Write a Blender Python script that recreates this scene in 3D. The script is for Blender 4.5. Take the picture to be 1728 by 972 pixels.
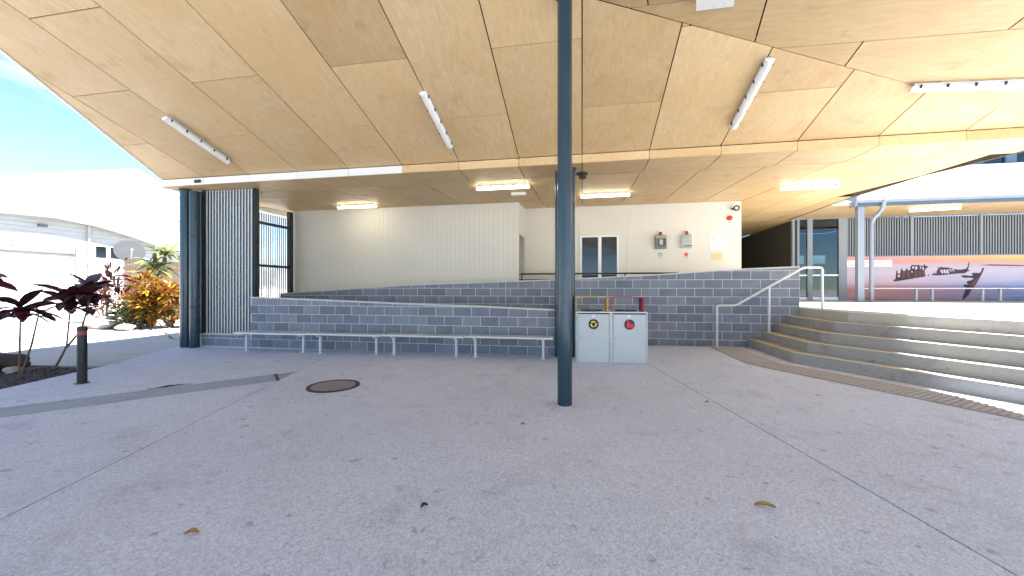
import bpy, bmesh, math, random
from mathutils import Vector, Matrix
for o in list(bpy.data.objects): bpy.data.objects.remove(o)
S = bpy.context.scene
C = S.collection
rnd = random.Random(7)
PI = math.pi

# ------------------------------------------------------------------ camera
cd = bpy.data.cameras.new('camera'); cam = bpy.data.objects.new('camera', cd); C.objects.link(cam)
cd.sensor_width = 36.0; cd.lens = 650.0/1728.0*36.0; cd.clip_start = 0.05; cd.clip_end = 2000
cam.location = (0, 0, 1.37); cam.rotation_euler = (PI/2, 0, math.radians(10.315))
S.camera = cam
# ------------------------------------------------------------------ light
SUN_DIR = Vector((0.715, 0.03, 1.0)).normalized()          # towards the sun
elev = math.asin(SUN_DIR.z)
W = bpy.data.worlds.new('World'); S.world = W; W.use_nodes = True
wn = W.node_tree.nodes; wl = W.node_tree.links; wn.clear()
sky = wn.new('ShaderNodeTexSky'); sky.sky_type = 'NISHITA'; sky.sun_disc = False
sky.sun_elevation = elev; sky.sun_rotation = math.atan2(SUN_DIR.x, SUN_DIR.y)
sky.air_density = 0.75; sky.dust_density = 0.1; sky.ozone_density = 4.0
tc = wn.new('ShaderNodeTexCoord'); mp = wn.new('ShaderNodeMapping'); mp.inputs['Scale'].default_value = (1, 1, 2.6)
mp.inputs['Location'].default_value = (0.20, 0.9, 0.4)
nz = wn.new('ShaderNodeTexNoise'); nz.inputs['Scale'].default_value = 3.2; nz.inputs['Detail'].default_value = 7; nz.inputs['Roughness'].default_value = 0.55
rp = wn.new('ShaderNodeValToRGB'); rp.color_ramp.elements[0].position = 0.50; rp.color_ramp.elements[1].position = 0.60
mx = wn.new('ShaderNodeMix'); mx.data_type = 'RGBA'; mx.inputs[7].default_value = (2.6, 2.75, 2.95, 1)
bg = wn.new('ShaderNodeBackground'); bg.inputs['Strength'].default_value = 0.055
ow = wn.new('ShaderNodeOutputWorld')
wl.new(tc.outputs['Generated'], mp.inputs['Vector']); wl.new(mp.outputs[0], nz.inputs['Vector']); wl.new(nz.outputs['Fac'], rp.inputs[0])
wl.new(rp.outputs[0], mx.inputs[0]); wl.new(sky.outputs[0], mx.inputs[6]); wl.new(mx.outputs[2], bg.inputs[0]); wl.new(bg.outputs[0], ow.inputs[0])
sl = bpy.data.lights.new('sun', 'SUN'); sl.energy = 4.6; sl.angle = math.radians(0.53); sl.color = (1.0, 0.965, 0.92)
so = bpy.data.objects.new('sun', sl); C.objects.link(so); so.rotation_euler = (-SUN_DIR).to_track_quat('-Z', 'Y').to_euler(); so.location = (30, 0, 40)
vs = S.view_settings; vs.view_transform = 'Standard'; vs.look = 'None'; vs.gamma = 1.0; vs.use_curve_mapping = False
vs.exposure = 3.05
S.render.engine = 'CYCLES'
S.cycles.max_bounces = 10; S.cycles.diffuse_bounces = 6

# ------------------------------------------------------------------ helpers
def gz(u): return 0.0065*u
class G:
    def __init__(s): s.v = []; s.f = []
    def add(s, vs, fs):
        n = len(s.v); s.v += [tuple(p) for p in vs]; s.f += [tuple(i+n for i in f) for f in fs]; return s
    def box(s, x0, x1, y0, y1, z0, z1):
        return s.add([(x0,y0,z0),(x1,y0,z0),(x1,y1,z0),(x0,y1,z0),(x0,y0,z1),(x1,y0,z1),(x1,y1,z1),(x0,y1,z1)],
                     [(0,3,2,1),(4,5,6,7),(0,1,5,4),(1,2,6,5),(2,3,7,6),(3,0,4,7)])
    def cbox(s, x0, x1, y0, y1, z0, z1, b=0.005):
        bm = bmesh.new(); bmesh.ops.create_cube(bm, size=1)
        for v in bm.verts:
            v.co = Vector(((x0+x1)/2+v.co.x*(x1-x0), (y0+y1)/2+v.co.y*(y1-y0), (z0+z1)/2+v.co.z*(z1-z0)))
        bmesh.ops.bevel(bm, geom=bm.edges[:], offset=b, segments=1, affect='EDGES')
        bm.verts.index_update(); s.add([v.co[:] for v in bm.verts], [[v.index for v in f.verts] for f in bm.faces]); bm.free(); return s
    def prism(s, poly, z0, z1):      # z0,z1 numbers or functions of (x,y); poly CCW from above
        a = sum(poly[i][0]*poly[(i+1)%len(poly)][1]-poly[(i+1)%len(poly)][0]*poly[i][1] for i in range(len(poly)))
        if a < 0: poly = poly[::-1]
        n = len(poly); f0 = z0 if callable(z0) else (lambda x, y: z0); f1 = z1 if callable(z1) else (lambda x, y: z1)
        return s.add([(p[0],p[1],f0(*p)) for p in poly]+[(p[0],p[1],f1(*p)) for p in poly],
            [tuple(range(n-1,-1,-1)), tuple(range(n,2*n))]+[(i,(i+1)%n,n+(i+1)%n,n+i) for i in range(n)])
    def loft(s, rings, close=True, caps=True):
        n = len(rings[0]); vs = [p for r in rings for p in r]; fs = []
        for k in range(len(rings)-1):
            for i in range(n if close else n-1):
                j = (i+1) % n; fs.append((k*n+i, k*n+j, (k+1)*n+j, (k+1)*n+i))
        if caps: fs += [tuple(range(n-1,-1,-1)), tuple((len(rings)-1)*n+i for i in range(n))]
        return s.add(vs, fs)
    def cyl(s, x, y, z0, z1, r, n=24, r1=None):
        r1 = r if r1 is None else r1
        return s.loft([[(x+q*math.cos(2*PI*i/n), y+q*math.sin(2*PI*i/n), z) for i in range(n)] for z, q in ((z0,r),(z1,r1))])
    def tube(s, pts, r, n=12):
        pts = [Vector(p) for p in pts]; rings = []; up = None
        for i, p in enumerate(pts):
            d = ((pts[min(i+1,len(pts)-1)]-p).normalized()+(p-pts[max(i-1,0)]).normalized()).normalized()
            if up is None: up = Vector((0,0,1)) if abs(d.z) < .9 else Vector((0,1,0))
            a = d.cross(up).normalized(); up = a.cross(d).normalized()
            rr = r[i] if isinstance(r, (list, tuple)) else r
            rings.append([tuple(p+(a*math.cos(2*PI*k/n)+up*math.sin(2*PI*k/n))*rr) for k in range(n)])
        return s.loft(rings)
    def slab(s, poly3, off):         # planar polygon in 3D extruded by vector off
        n = len(poly3); off = Vector(off); q = [tuple(Vector(p)+off) for p in poly3]
        return s.add(list(poly3)+q, [tuple(range(n)), tuple(range(2*n-1,n-1,-1))]+[((i+1)%n,i,n+i,n+(i+1)%n) for i in range(n)])
BASE = {}
def mk(geo, name, mat, smooth=True, fix=True, origin=(0,0,0)):
    me = bpy.data.meshes.new(name); ox, oy, oz = origin
    me.from_pydata([(a-ox,b-oy,c-oz) for a,b,c in geo.v], [], geo.f)
    if fix:
        bm = bmesh.new(); bm.from_mesh(me); bmesh.ops.recalc_face_normals(bm, faces=bm.faces[:]); bm.to_mesh(me); bm.free()
    if smooth:
        me.polygons.foreach_set('use_smooth', [True]*len(me.polygons)); me.set_sharp_from_angle(angle=math.radians(38))
    if mat: me.materials.append(mat)
    me.update(); return me
def tag(o, label=None, cat=None, group=None, kind=None):
    for k, v in (('label',label),('category',cat),('group',group),('kind',kind)):
        if v: o[k] = v
    return o
def thing(name, label, cat, loc=(0,0,0), group=None):
    o = bpy.data.objects.new(name, None); o.empty_display_size = .1; C.objects.link(o); o.location = loc; BASE[o.name] = Vector(loc)
    return tag(o, label, cat, group)
def part(name, geo, mat, parent, smooth=True, kind=None, fix=True, label=None):
    b = BASE[parent.name]; o = bpy.data.objects.new(name, mk(geo, name, mat, smooth, fix, b)); C.objects.link(o); o.parent = parent; BASE[o.name] = b
    return tag(o, label, kind=kind)
def solo(name, geo, mat, label=None, cat=None, loc=(0,0,0), group=None, kind=None, smooth=True, fix=True):
    o = bpy.data.objects.new(name, mk(geo, name, mat, smooth, fix, loc)); C.objects.link(o); o.location = loc; BASE[o.name] = Vector(loc)
    return tag(o, label, cat, group, kind)
def piece(name, me, parent, loc, rot=None):      # shared-mesh piece at world loc
    o = bpy.data.objects.new(name, me); C.objects.link(o); o.parent = parent; o.location = Vector(loc)-BASE[parent.name]
    if rot: o.rotation_euler = rot
    return o
def clip(poly, a, b, keep=1):        # keep side left of line a->b (2D)
    out = []; ax, ay = a; dx, dy = b[0]-ax, b[1]-ay
    sd = lambda p: keep*(dx*(p[1]-ay)-dy*(p[0]-ax))
    for i in range(len(poly)):
        p, q = poly[i], poly[(i+1) % len(poly)]; sp, sq = sd(p), sd(q)
        if sp >= 0: out.append(p)
        if (sp > 0 > sq) or (sp < 0 < sq):
            t = sp/(sp-sq); out.append((p[0]+(q[0]-p[0])*t, p[1]+(q[1]-p[1])*t))
    return out
def inset(poly, d):
    a = sum(poly[i][0]*poly[(i+1)%len(poly)][1]-poly[(i+1)%len(poly)][0]*poly[i][1] for i in range(len(poly)))
    if a < 0: poly = poly[::-1]
    out = list(poly)
    for i in range(len(poly)):
        p, q = Vector(poly[i]), Vector(poly[(i+1) % len(poly)])
        if (q-p).length < 1e-5: continue
        n = Vector((-(q-p).y, (q-p).x)).normalized()*d
        out = clip(out, tuple(p+n), tuple(q+n))
        if len(out) < 3: return []
    return out
def parea(p): return abs(sum(p[i][0]*p[(i+1)%len(p)][1]-p[(i+1)%len(p)][0]*p[i][1] for i in range(len(p))))/2
def clean(p):
    o = []
    for q in p:
        if not o or (abs(q[0]-o[-1][0])+abs(q[1]-o[-1][1])) > 1e-4: o.append(q)
    if len(o) > 1 and abs(o[0][0]-o[-1][0])+abs(o[0][1]-o[-1][1]) < 1e-4: o.pop()
    return o

# ------------------------------------------------------------------ materials
class NT:
    def __init__(s, name, rough=.6, metal=0, spec=.5):
        s.m = bpy.data.materials.new(name); s.m.use_nodes = True; s.n = s.m.node_tree.nodes; s.l = s.m.node_tree.links
        s.b = s.n['Principled BSDF']; s.b.inputs['Roughness'].default_value = rough; s.b.inputs['Metallic'].default_value = metal
        s.b.inputs['Specular IOR Level'].default_value = spec
    def pos(s, scale=(1,1,1), rot=(0,0,0), rand=False, obj=False):
        if obj: t = s.n.new('ShaderNodeTexCoord'); out = t.outputs['Object']
        else: t = s.n.new('ShaderNodeNewGeometry'); out = t.outputs['Position']
        if rand:
            oi = s.n.new('ShaderNodeObjectInfo'); v = s.n.new('ShaderNodeVectorMath'); v.operation = 'MULTIPLY_ADD'
            s.l.new(oi.outputs['Random'], v.inputs[0]); v.inputs[1].default_value = (37, 53, 29); s.l.new(out, v.inputs[2]); out = v.outputs[0]
        m = s.n.new('ShaderNodeMapping'); m.inputs['Scale'].default_value = scale; m.inputs['Rotation'].default_value = rot
        s.l.new(out, m.inputs['Vector']); return m.outputs[0]
    def noise(s, vec, scale, detail=4, rough=.5, dist=0):
        n = s.n.new('ShaderNodeTexNoise'); s.l.new(vec, n.inputs['Vector']); n.inputs['Scale'].default_value = scale
        n.inputs['Detail'].default_value = detail; n.inputs['Roughness'].default_value = rough; n.inputs['Distortion'].default_value = dist
        return n.outputs['Fac']
    def ramp(s, fac, stops, interp='LINEAR'):
        r = s.n.new('ShaderNodeValToRGB'); r.color_ramp.interpolation = interp; e = r.color_ramp.elements
        while len(e) < len(stops): e.new(.5)
        for k, (p, c) in zip(e, stops): k.position = p; k.color = (c if len(c) == 4 else tuple(c)+(1,)) if not isinstance(c, (int,float)) else (c,c,c,1)
        s.l.new(fac, r.inputs[0]); return r.outputs[0]
    def mix(s, fac, a, b, mode='MIX'):
        m = s.n.new('ShaderNodeMix'); m.data_type = 'RGBA'; m.blend_type = mode
        for sock, v in ((0,fac),(6,a),(7,b)):
            if isinstance(v, (int,float)): m.inputs[sock].default_value = v
            elif isinstance(v, tuple): m.inputs[sock].default_value = v if len(v) == 4 else v+(1,)
            else: s.l.new(v, m.inputs[sock])
        return m.outputs[2]
    def rand(s): return s.n.new('ShaderNodeObjectInfo').outputs['Random']
    def col(s, c):
        if isinstance(c, tuple): s.b.inputs['Base Color'].default_value = c if len(c) == 4 else c+(1,)
        else: s.l.new(c, s.b.inputs['Base Color'])
        return s
    def bump(s, h, strength=.3, dist=.01):
        b = s.n.new('ShaderNodeBump'); b.inputs['Strength'].default_value = strength; b.inputs['Distance'].default_value = dist
        s.l.new(h, b.inputs['Height']); s.l.new(b.outputs[0], s.b.inputs['Normal']); return s
    def rough(s, v): s.l.new(v, s.b.inputs['Roughness']); return s
def paint(name, c, rough=.45, metal=0, var=.12, scale=3, spec=.5):
    t = NT(name, rough, metal, spec); p = t.pos(); n = t.noise(p, scale, 6, .6); n2 = t.noise(p, scale*14, 3)
    d = tuple(x*(1-var) for x in c); h = tuple(min(1, x*(1+var*.6)) for x in c)
    t.col(t.mix(.3, t.ramp(n, [(.3,d),(.7,h)]), t.ramp(n2, [(.35,d),(.65,h)])))
    t.rough(t.ramp(n, [(.3,max(0,rough-.08)),(.7,min(1,rough+.1))])); return t.m
def ply(name, rz):
    t = NT(name, .5); p = t.pos((1,1,1), (0,0,rz), True)
    ps = t.n.new('ShaderNodeMapping'); ps.inputs['Scale'].default_value = (9, .7, 9); t.l.new(p, ps.inputs['Vector'])
    g = t.noise(ps.outputs[0], 2.2, 8, .62, .6); big = t.noise(p, .9, 3, .5); blot = t.noise(p, 2.6, 5, .6, .4)
    base = t.ramp(g, [(.25,(.53,.372,.185)),(.55,(.615,.45,.245)),(.8,(.68,.52,.31))])
    base = t.mix(t.ramp(big, [(.35,0.0),(.7,.45)]), base, (.53,.335,.13))
    base = t.mix(t.ramp(blot, [(.58,0.0),(.76,.42)]), base, (.36,.20,.085))
    r = t.ramp(t.rand(), [(0,(.84,.81,.77)),(.35,(.98,.97,.95)),(.7,(1.02,1.01,1.0)),(1,(1.08,1.07,1.07))]); base = t.mix(1.0, base, r, 'MULTIPLY')
    pv = t.n.new('ShaderNodeTexVoronoi'); pv.inputs['Scale'].default_value = 3.4; t.l.new(p, pv.inputs['Vector'])
    base = t.mix(t.ramp(pv.outputs['Distance'], [(.012,.65),(.03,0.0)]), base, (.16,.09,.045))
    t.col(base).bump(g, .08, .004); t.rough(t.ramp(blot, [(.3,.42),(.7,.6)])); return t.m
M = {}
M['ply'] = ply('plywood', 0); M['plyR'] = ply('plywood_turned', PI/2+math.atan2(.252,1)); M['plyU'] = ply('plywood_across', PI/2)
M['joint'] = paint('dark_joint', (.010,.007,.005), .9)
def concrete(name, a, b, speck=1.0, rough=.85):
    t = NT(name, rough, spec=.3); p = t.pos(); big = t.noise(p, .45, 5, .6); mid = t.noise(p, 2.3, 6, .65, .3)
    vo = t.n.new('ShaderNodeTexVoronoi'); vo.inputs['Scale'].default_value = 95; t.l.new(p, vo.inputs['Vector'])
    fine = t.noise(p, 160, 3, .7)
    c = t.ramp(big, [(.3,a),(.7,b)])
    c = t.mix(.5*speck, c, t.mix(1.0, c, t.ramp(vo.outputs['Color'], [(.1,(.55,.54,.55)),(.5,(1,1,1)),(.9,(1.4,1.39,1.38))]), 'MULTIPLY'))
    c = t.mix(.6*speck, c, t.mix(1.0, c, t.ramp(fine, [(.3,(.6,.6,.6)),(.5,(1,1,1)),(.72,(1.35,1.35,1.35))]), 'MULTIPLY'))
    stain = t.noise(p, 1.5, 7, .7, .5)
    c = t.mix(t.ramp(mid, [(.5,0.0),(.75,.22)]), c, tuple(x*.62 for x in a)); c = t.mix(t.ramp(stain, [(.55,0.0),(.72,.4)]), c, tuple(x*.45 for x in a))
    sp2 = t.noise(p, 7, 4, .6); c = t.mix(t.ramp(sp2, [(.63,0.0),(.70,.5)]), c, tuple(x*.34 for x in a))
    gum = t.n.new('ShaderNodeTexVoronoi'); gum.inputs['Scale'].default_value = 2.1; t.l.new(p, gum.inputs['Vector']); c = t.mix(t.ramp(gum.outputs['Distance'], [(.025,.55),(.05,0.0)]), c, tuple(x*.35 for x in a))
    h = t.mix(.5, vo.outputs['Distance'], fine); t.col(c).bump(h, .45*speck, .006); return t.m
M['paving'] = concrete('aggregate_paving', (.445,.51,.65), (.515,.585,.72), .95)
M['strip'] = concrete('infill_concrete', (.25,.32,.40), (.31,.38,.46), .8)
M['driveway'] = concrete('driveway_concrete', (.34,.335,.325), (.40,.395,.385), .5)
M['step'] = concrete('step_concrete', (.27,.275,.275), (.37,.37,.36), .35)
M['landing'] = concrete('landing_concrete', (.43,.42,.40), (.50,.49,.47), .35)
M['ground'] = concrete('ground_soil', (.36,.345,.31), (.46,.44,.40), .4)
M['subbase'] = paint('joint_filler', (.014,.013,.013), .95)
def block_mat():
    t = NT('block_masonry', .85, spec=.3); p = t.pos((1,1,1), (0,0,0), True); n = t.noise(p, 3, 5, .6); f = t.noise(p, 90, 3, .7); w = t.noise(t.pos(), 1.1, 6, .65)
    c = t.ramp(t.rand(), [(0,(.150,.178,.222)),(.5,(.185,.213,.258)),(1,(.225,.253,.298))])
    c = t.mix(.5, c, t.mix(1.0, c, t.ramp(n, [(.3,(.75,.75,.76)),(.7,(1.25,1.25,1.24))]), 'MULTIPLY'))
    c = t.mix(.5, c, t.mix(1.0, c, t.ramp(f, [(.3,(.6,.6,.6)),(.7,(1.4,1.4,1.4))]), 'MULTIPLY'))
    c = t.mix(t.ramp(w, [(.6,0.0),(.8,.25)]), c, (.30,.30,.30))
    t.col(c).bump(f, .35, .003); return t.m
M['block'] = block_mat()
M['mortar'] = paint('pale_mortar', (.60,.605,.60), .9, var=.15, scale=6)
M['steel_navy'] = paint('slate_steel', (.016,.045,.066), .2, 0, .04, .8)
M['dark_steel'] = paint('dark_steel', (.018,.022,.026), .5)
M['slat'] = paint('pale_slat', (.40,.455,.46), .4, 0, .08)
M['alu'] = paint('aluminium', (.62,.63,.64), .35, .6, .06)
M['galv'] = paint('galvanised_pipe', (.58,.61,.63), .4, .15, .1, 6)
M['white_wall'] = paint('cream_cladding', (.66,.64,.565), .55, 0, .05, 1.0)
M['white'] = paint('white_plastic', (.80,.80,.78), .35, 0, .04)
M['bright_white'] = paint('bright_white_paint', (.80,.80,.78), .5, 0, .03); M['toned_white'] = paint('toned_white_paint', (.44,.45,.45), .6, 0, .06, 1.5); M['trim_shadow_grey'] = paint('grey_trim_and_shading', (.12,.13,.14), .6)  # garage and shed white darkened against sun blowout; grey: trims and painted shading lines
M['white_trim_lit_fascia'] = paint('white_trim_lit_fascia', (.75,.75,.73), .5, 0, .04)
M['bin_grey'] = paint('bin_grey', (.50,.56,.57), .4, 0, .05, 2)
M['bin_gap'] = paint('bin_gap', (.03,.035,.04), .7)
M['ochre'] = paint('ochre_paint', (.55,.33,.05), .4); M['maroon'] = paint('maroon_paint', (.33,.02,.05), .4)
M['black'] = paint('black_plastic', (.012,.012,.014), .4); M['yellow'] = paint('yellow_print', (.85,.66,.04), .4); M['red'] = paint('red_print', (.72,.02,.02), .4)
M['green'] = paint('green_print', (.02,.30,.17), .4); M['orange'] = paint('orange_print', (.75,.16,.04), .4); M['band'] = paint('dull_orange_band', (.30,.055,.02), .4); M['dark_red'] = paint('beacon_red', (.28,.01,.015), .25)
M['brass'] = paint('pale_brass', (.62,.52,.24), .4, .3, .1)
M['nosing_warm_lit'] = paint('warm_lit_nosing', (.62,.47,.13), .6, 0, .2, 8); M['nosing'] = paint('pale_nosing', (.62,.60,.54), .6, 0, .12, 8)  # straight runs: yellow light put into the nosing colour; others pale
M['tactile'] = concrete('tactile_pad', (.27,.28,.30), (.33,.34,.36), .35); M['rib'] = paint('tactile_rib', (.36,.345,.33), .7)
M['dish_grey'] = paint('dish_grey', (.036,.038,.044), .8, 0, .1, 3, .2); M['iron'] = paint('rusty_iron', (.055,.032,.03), .7, .1, .4, 12); M['stud'] = paint('worn_stud', (.42,.36,.36), .5, .2, .3, 14)
M['roof_white'] = paint('pale_roof_sheet', (.74,.78,.80), .35, .1, .05)
M['blue_steel'] = paint('blue_grey_beam', (.06,.10,.15), .45)
M['grey_trim'] = paint('grey_trim', (.22,.25,.28), .45, 0, .06)
M['charcoal'] = paint('charcoal_cladding', (.045,.043,.038), .6, 0, .2, 5)
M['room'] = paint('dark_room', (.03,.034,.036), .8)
M['navy'] = paint('navy_plastic', (.012,.012,.14), .4); M['lime'] = paint('lime_plastic', (.18,.55,.02), .45)
M['brown_wood'] = paint('brown_fence_wood', (.052,.029,.020), .75, 0, .3, 5)
M['gravel'] = paint('gravel_grey', (.24,.225,.20), .9, 0, .4, 20)
M['mulch'] = paint('dark_mulch', (.045,.035,.032), .95, 0, .5, 25)
M['boulder'] = paint('pale_boulder', (.40,.34,.28), .9, 0, .3, 4)
M['log'] = paint('dark_log', (.045,.03,.022), .9, 0, .4, 6)
M['bark'] = paint('grey_bark', (.13,.10,.075), .9, 0, .3, 20)
M['wreck'] = paint('print_black', (.018,.008,.012), .5); M['wreck_red'] = paint('print_rust', (.12,.018,.018), .5, 0, .3, 9)
M['ink'] = paint('print_grey_ink', (.20,.21,.23), .6)
def glass(name, tint, trans=.5, rough=.02):
    t = NT(name, rough); t.n.remove(t.b); o = t.n['Material Output']
    g = t.n.new('ShaderNodeBsdfGlossy'); g.inputs['Roughness'].default_value = rough; g.inputs['Color'].default_value = (.9,.95,1,1)
    tr = t.n.new('ShaderNodeBsdfTransparent'); tr.inputs['Color'].default_value = tint+(1,)
    fr = t.n.new('ShaderNodeFresnel'); fr.inputs['IOR'].default_value = 1.5
    mr = t.n.new('ShaderNodeMapRange'); mr.inputs['To Min'].default_value = .015; mr.inputs['To Max'].default_value = 1
    ms = t.n.new('ShaderNodeMixShader'); t.l.new(fr.outputs[0], mr.inputs[0]); t.l.new(mr.outputs[0], ms.inputs[0]); t.l.new(tr.outputs[0], ms.inputs[1]); t.l.new(g.outputs[0], ms.inputs[2])
    t.l.new(ms.outputs[0], o.inputs[0]); return t.m
M['glass'] = glass('tinted_glass', (.30,.42,.42), .8); M['glass_dark'] = glass('dark_window_glass', (.05,.09,.13), .4); M['clear'] = glass('clear_plastic', (.9,.92,.9), 1, .1)
def lamp(name, c, e):
    t = NT(name, .4); t.col((.85,.84,.8)); t.b.inputs['Emission Color'].default_value = c+(1,); t.b.inputs['Emission Strength'].default_value = e; return t.m
M['lamp_on'] = lamp('lit_diffuser', (1.0,.9,.66), 2.4); M['lamp_off'] = paint('unlit_diffuser', (.82,.81,.77), .3, 0, .04)
def leafmat(name, stops, rough=.4, sc=9, rv=False):
    t = NT(name, rough); p = t.pos(); n = t.noise(p, sc, 2, .5)
    if rv: n = t.mix(.45, n, t.rand())
    c = t.ramp(n, stops); t.col(c); t.b.inputs['Subsurface Weight'].default_value = 0
    # translucency of thin leaves
    o = t.n['Material Output']; tl = t.n.new('ShaderNodeBsdfTranslucent'); t.l.new(c, tl.inputs['Color'])
    ms = t.n.new('ShaderNodeMixShader'); ms.inputs[0].default_value = .3; t.l.new(t.b.outputs[0], ms.inputs[1]); t.l.new(tl.outputs[0], ms.inputs[2]); t.l.new(ms.outputs[0], o.inputs[0]); return t.m
M['maroon_leaf'] = leafmat('maroon_leaf', [(.25,(.022,.010,.010)),(.45,(.055,.013,.018)),(.60,(.13,.016,.040)),(.68,(.06,.016,.018)),(.76,(.075,.085,.022)),(.9,(.13,.15,.04))], .35, 9, True)
M['croton_leaf'] = leafmat('croton_leaf', [(.28,(.09,.012,.010)),(.42,(.17,.03,.012)),(.52,(.24,.13,.012)),(.62,(.27,.19,.015)),(.75,(.04,.07,.012))], .4, 5)
M['green_leaf'] = leafmat('green_leaf', [(.3,(.02,.045,.012)),(.5,(.045,.085,.022)),(.7,(.09,.125,.04))])
M['dracaena_leaf'] = leafmat('variegated_leaf', [(.3,(.03,.065,.02)),(.5,(.09,.13,.035)),(.65,(.20,.19,.07)),(.8,(.05,.09,.025))], .4, 6)
M['red_leaf'] = leafmat('red_leaf', [(.3,(.06,.012,.012)),(.5,(.11,.026,.02)),(.7,(.15,.06,.035))])
M['dry_leaf'] = paint('dry_leaf', (.36,.22,.08), .7, 0, .3, 60)

def blade(gm, base, d, L, w, droop, n=6, fold=.25, roll=0):
    p = Vector(base); d = Vector(d).normalized(); up = Vector((0,0,1)); rings = []
    for i in range(n+1):
        t = i/n; side = d.cross(up);
        if side.length < .05: side = Vector((1,0,0))
        side = side.normalized(); nrm = side.cross(d).normalized()
        side = (side*math.cos(roll)+nrm*math.sin(roll)).normalized(); nrm = side.cross(d).normalized()
        ww = w*(math.sin(PI*min(1,(t*.92+.06)))**.75)*.5
        rings.append((p+side*ww+nrm*ww*fold, p.copy(), p-side*ww+nrm*ww*fold)); p = p+d*(L/n); d = (d+Vector((0,0,-droop/n))).normalized()
    b0 = len(gm.v); gm.v += [tuple(q) for r in rings for q in r]
    for i in range(n): k = b0+i*3; gm.f += [(k,k+1,k+4,k+3),(k+1,k+2,k+5,k+4)]
    return gm
def shrub(name, label, c, rx, ry, h, n, mat, seed, ls=(.10,.2), lw=.35, z0=.05, up=.3):
    r = random.Random(seed); t = thing(name, label, 'shrub', (c[0],c[1],c[2])); gm = G()
    cl = [(r.uniform(-.6,.6),r.uniform(-.6,.6),r.uniform(.25,.8),r.uniform(.3,.55)) for _ in range(11)]
    for i in range(n):
        k = r.choice(cl); a = r.uniform(0,2*PI); e_ = math.acos(r.uniform(-1,1)); q = k[3]*r.uniform(.55,1)
        x, y, z = k[0]+q*math.sin(e_)*math.cos(a), k[1]+q*math.sin(e_)*math.sin(a), k[2]+q*.6*math.cos(e_)
        if z < .02: z = abs(z)
        p = (c[0]+x*rx, c[1]+y*ry, c[2]+z*h); d = (math.sin(e_)*math.cos(a)+r.uniform(-.4,.4), math.sin(e_)*math.sin(a)+r.uniform(-.4,.4), math.cos(e_)*.6+up+r.uniform(-.3,.3)); L_ = r.uniform(*ls)
        blade(gm, p, d, L_, L_*lw, r.uniform(.3,1.2), n=3, roll=r.uniform(-.6,.6))
    part('foliage', gm, M[mat], t, kind='stuff', fix=False)
    gs = G()
    for k in cl[:7]: gs.tube([(c[0]+r.uniform(-.08,.08),c[1]+r.uniform(-.08,.08),c[2]-.05),(c[0]+k[0]*rx*.5,c[1]+k[1]*ry*.5,c[2]+k[2]*h*.5),(c[0]+k[0]*rx,c[1]+k[1]*ry,c[2]+k[2]*h)], [.03,.022,.012], 6)
    part('stems', gs, M['bark'], t)
# ------------------------------------------------------------------ ground and paving
g = G(); g.add([(-500,-500,-.33),(500,-500,-.33),(500,500,-.33),(-500,500,-.33)], [(0,1,2,3)])
solo('ground', g, M['ground'], kind='structure', fix=False)
slope = lambda d: (lambda x, y: gz(x)+d)
PAVE = [(-9.75,9.6),(-9.75,7.80),(-8.60,5.57),(-6.6,.2),(3.1,-26),(26,-26),(26,9.6)]
pave = solo('pavement', G().prism(PAVE, slope(-.12), slope(-.03)), M['subbase'], kind='structure')
def shift(a, b, d):
    n = Vector((-(b[1]-a[1]), b[0]-a[0])).normalized()*d; return (a[0]+n.x,a[1]+n.y), (b[0]+n.x,b[1]+n.y)
def cut(p, a, b, w=.007):           # split along a joint, leaving an open gap; first result is left of a->b
    return clean(clip(p, *shift(a, b, w), 1)), clean(clip(p, *shift(a, b, -w), -1))
dr0, dr1 = (-6.765,3.394), (-4.911,5.494); dr2, dr3 = (-6.222,3.121), (-4.52,5.102)
pa, pb = cut(PAVE, (1.171,7.189), (2.023,2.191))            # going down the picture: left of travel is the right-hand slab
rs_, ls_ = pa, pb
qa, qb = cut(ls_, (-4.52,5.102), (-3.441,1.726)); mid, farl = qa, qb
upp, low = cut(farl, dr0, dr1); strp, low2 = (None, None)
t1, t2 = cut(low, dr2, dr3); strp, low2 = t1, t2
# the strip stops at a steel end bar; the slab beyond carries on
m1, m2 = cut(mid, dr1, (dr1[0]+1.854,dr1[1]+2.1), .003)
r1, r2 = cut(rs_, (1,-6.0), (10,-6.6))
for p, m in ((upp,'paving'),(low2,'paving'),(strp,'strip'),(m1,'paving'),(m2,'paving'),(r1,'paving'),(r2,'paving')):
    if len(p) < 3: continue
    part('slab', G().prism(p, slope(-.11), slope(-.004 if m == 'strip' else 0)), M[m], pave)
part('strip_end_bar', G().add([(dr1[0]-.02,dr1[1]-.02,gz(dr1[0])-.02),(dr3[0]-.02,dr3[1]-.02,gz(dr1[0])-.02),(dr3[0]+.01,dr3[1]+.012,gz(dr1[0])-.02),(dr1[0]+.01,dr1[1]+.012,gz(dr1[0])-.02),(dr1[0]-.02,dr1[1]-.02,gz(dr1[0])+.004),(dr3[0]-.02,dr3[1]-.02,gz(dr1[0])+.004),(dr3[0]+.01,dr3[1]+.012,gz(dr1[0])+.004),(dr1[0]+.01,dr1[1]+.012,gz(dr1[0])+.004)], [(3,2,1,0),(4,5,6,7),(0,1,5,4),(1,2,6,5),(2,3,7,6),(3,0,4,7)]), M['dark_steel'], pave)
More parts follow.
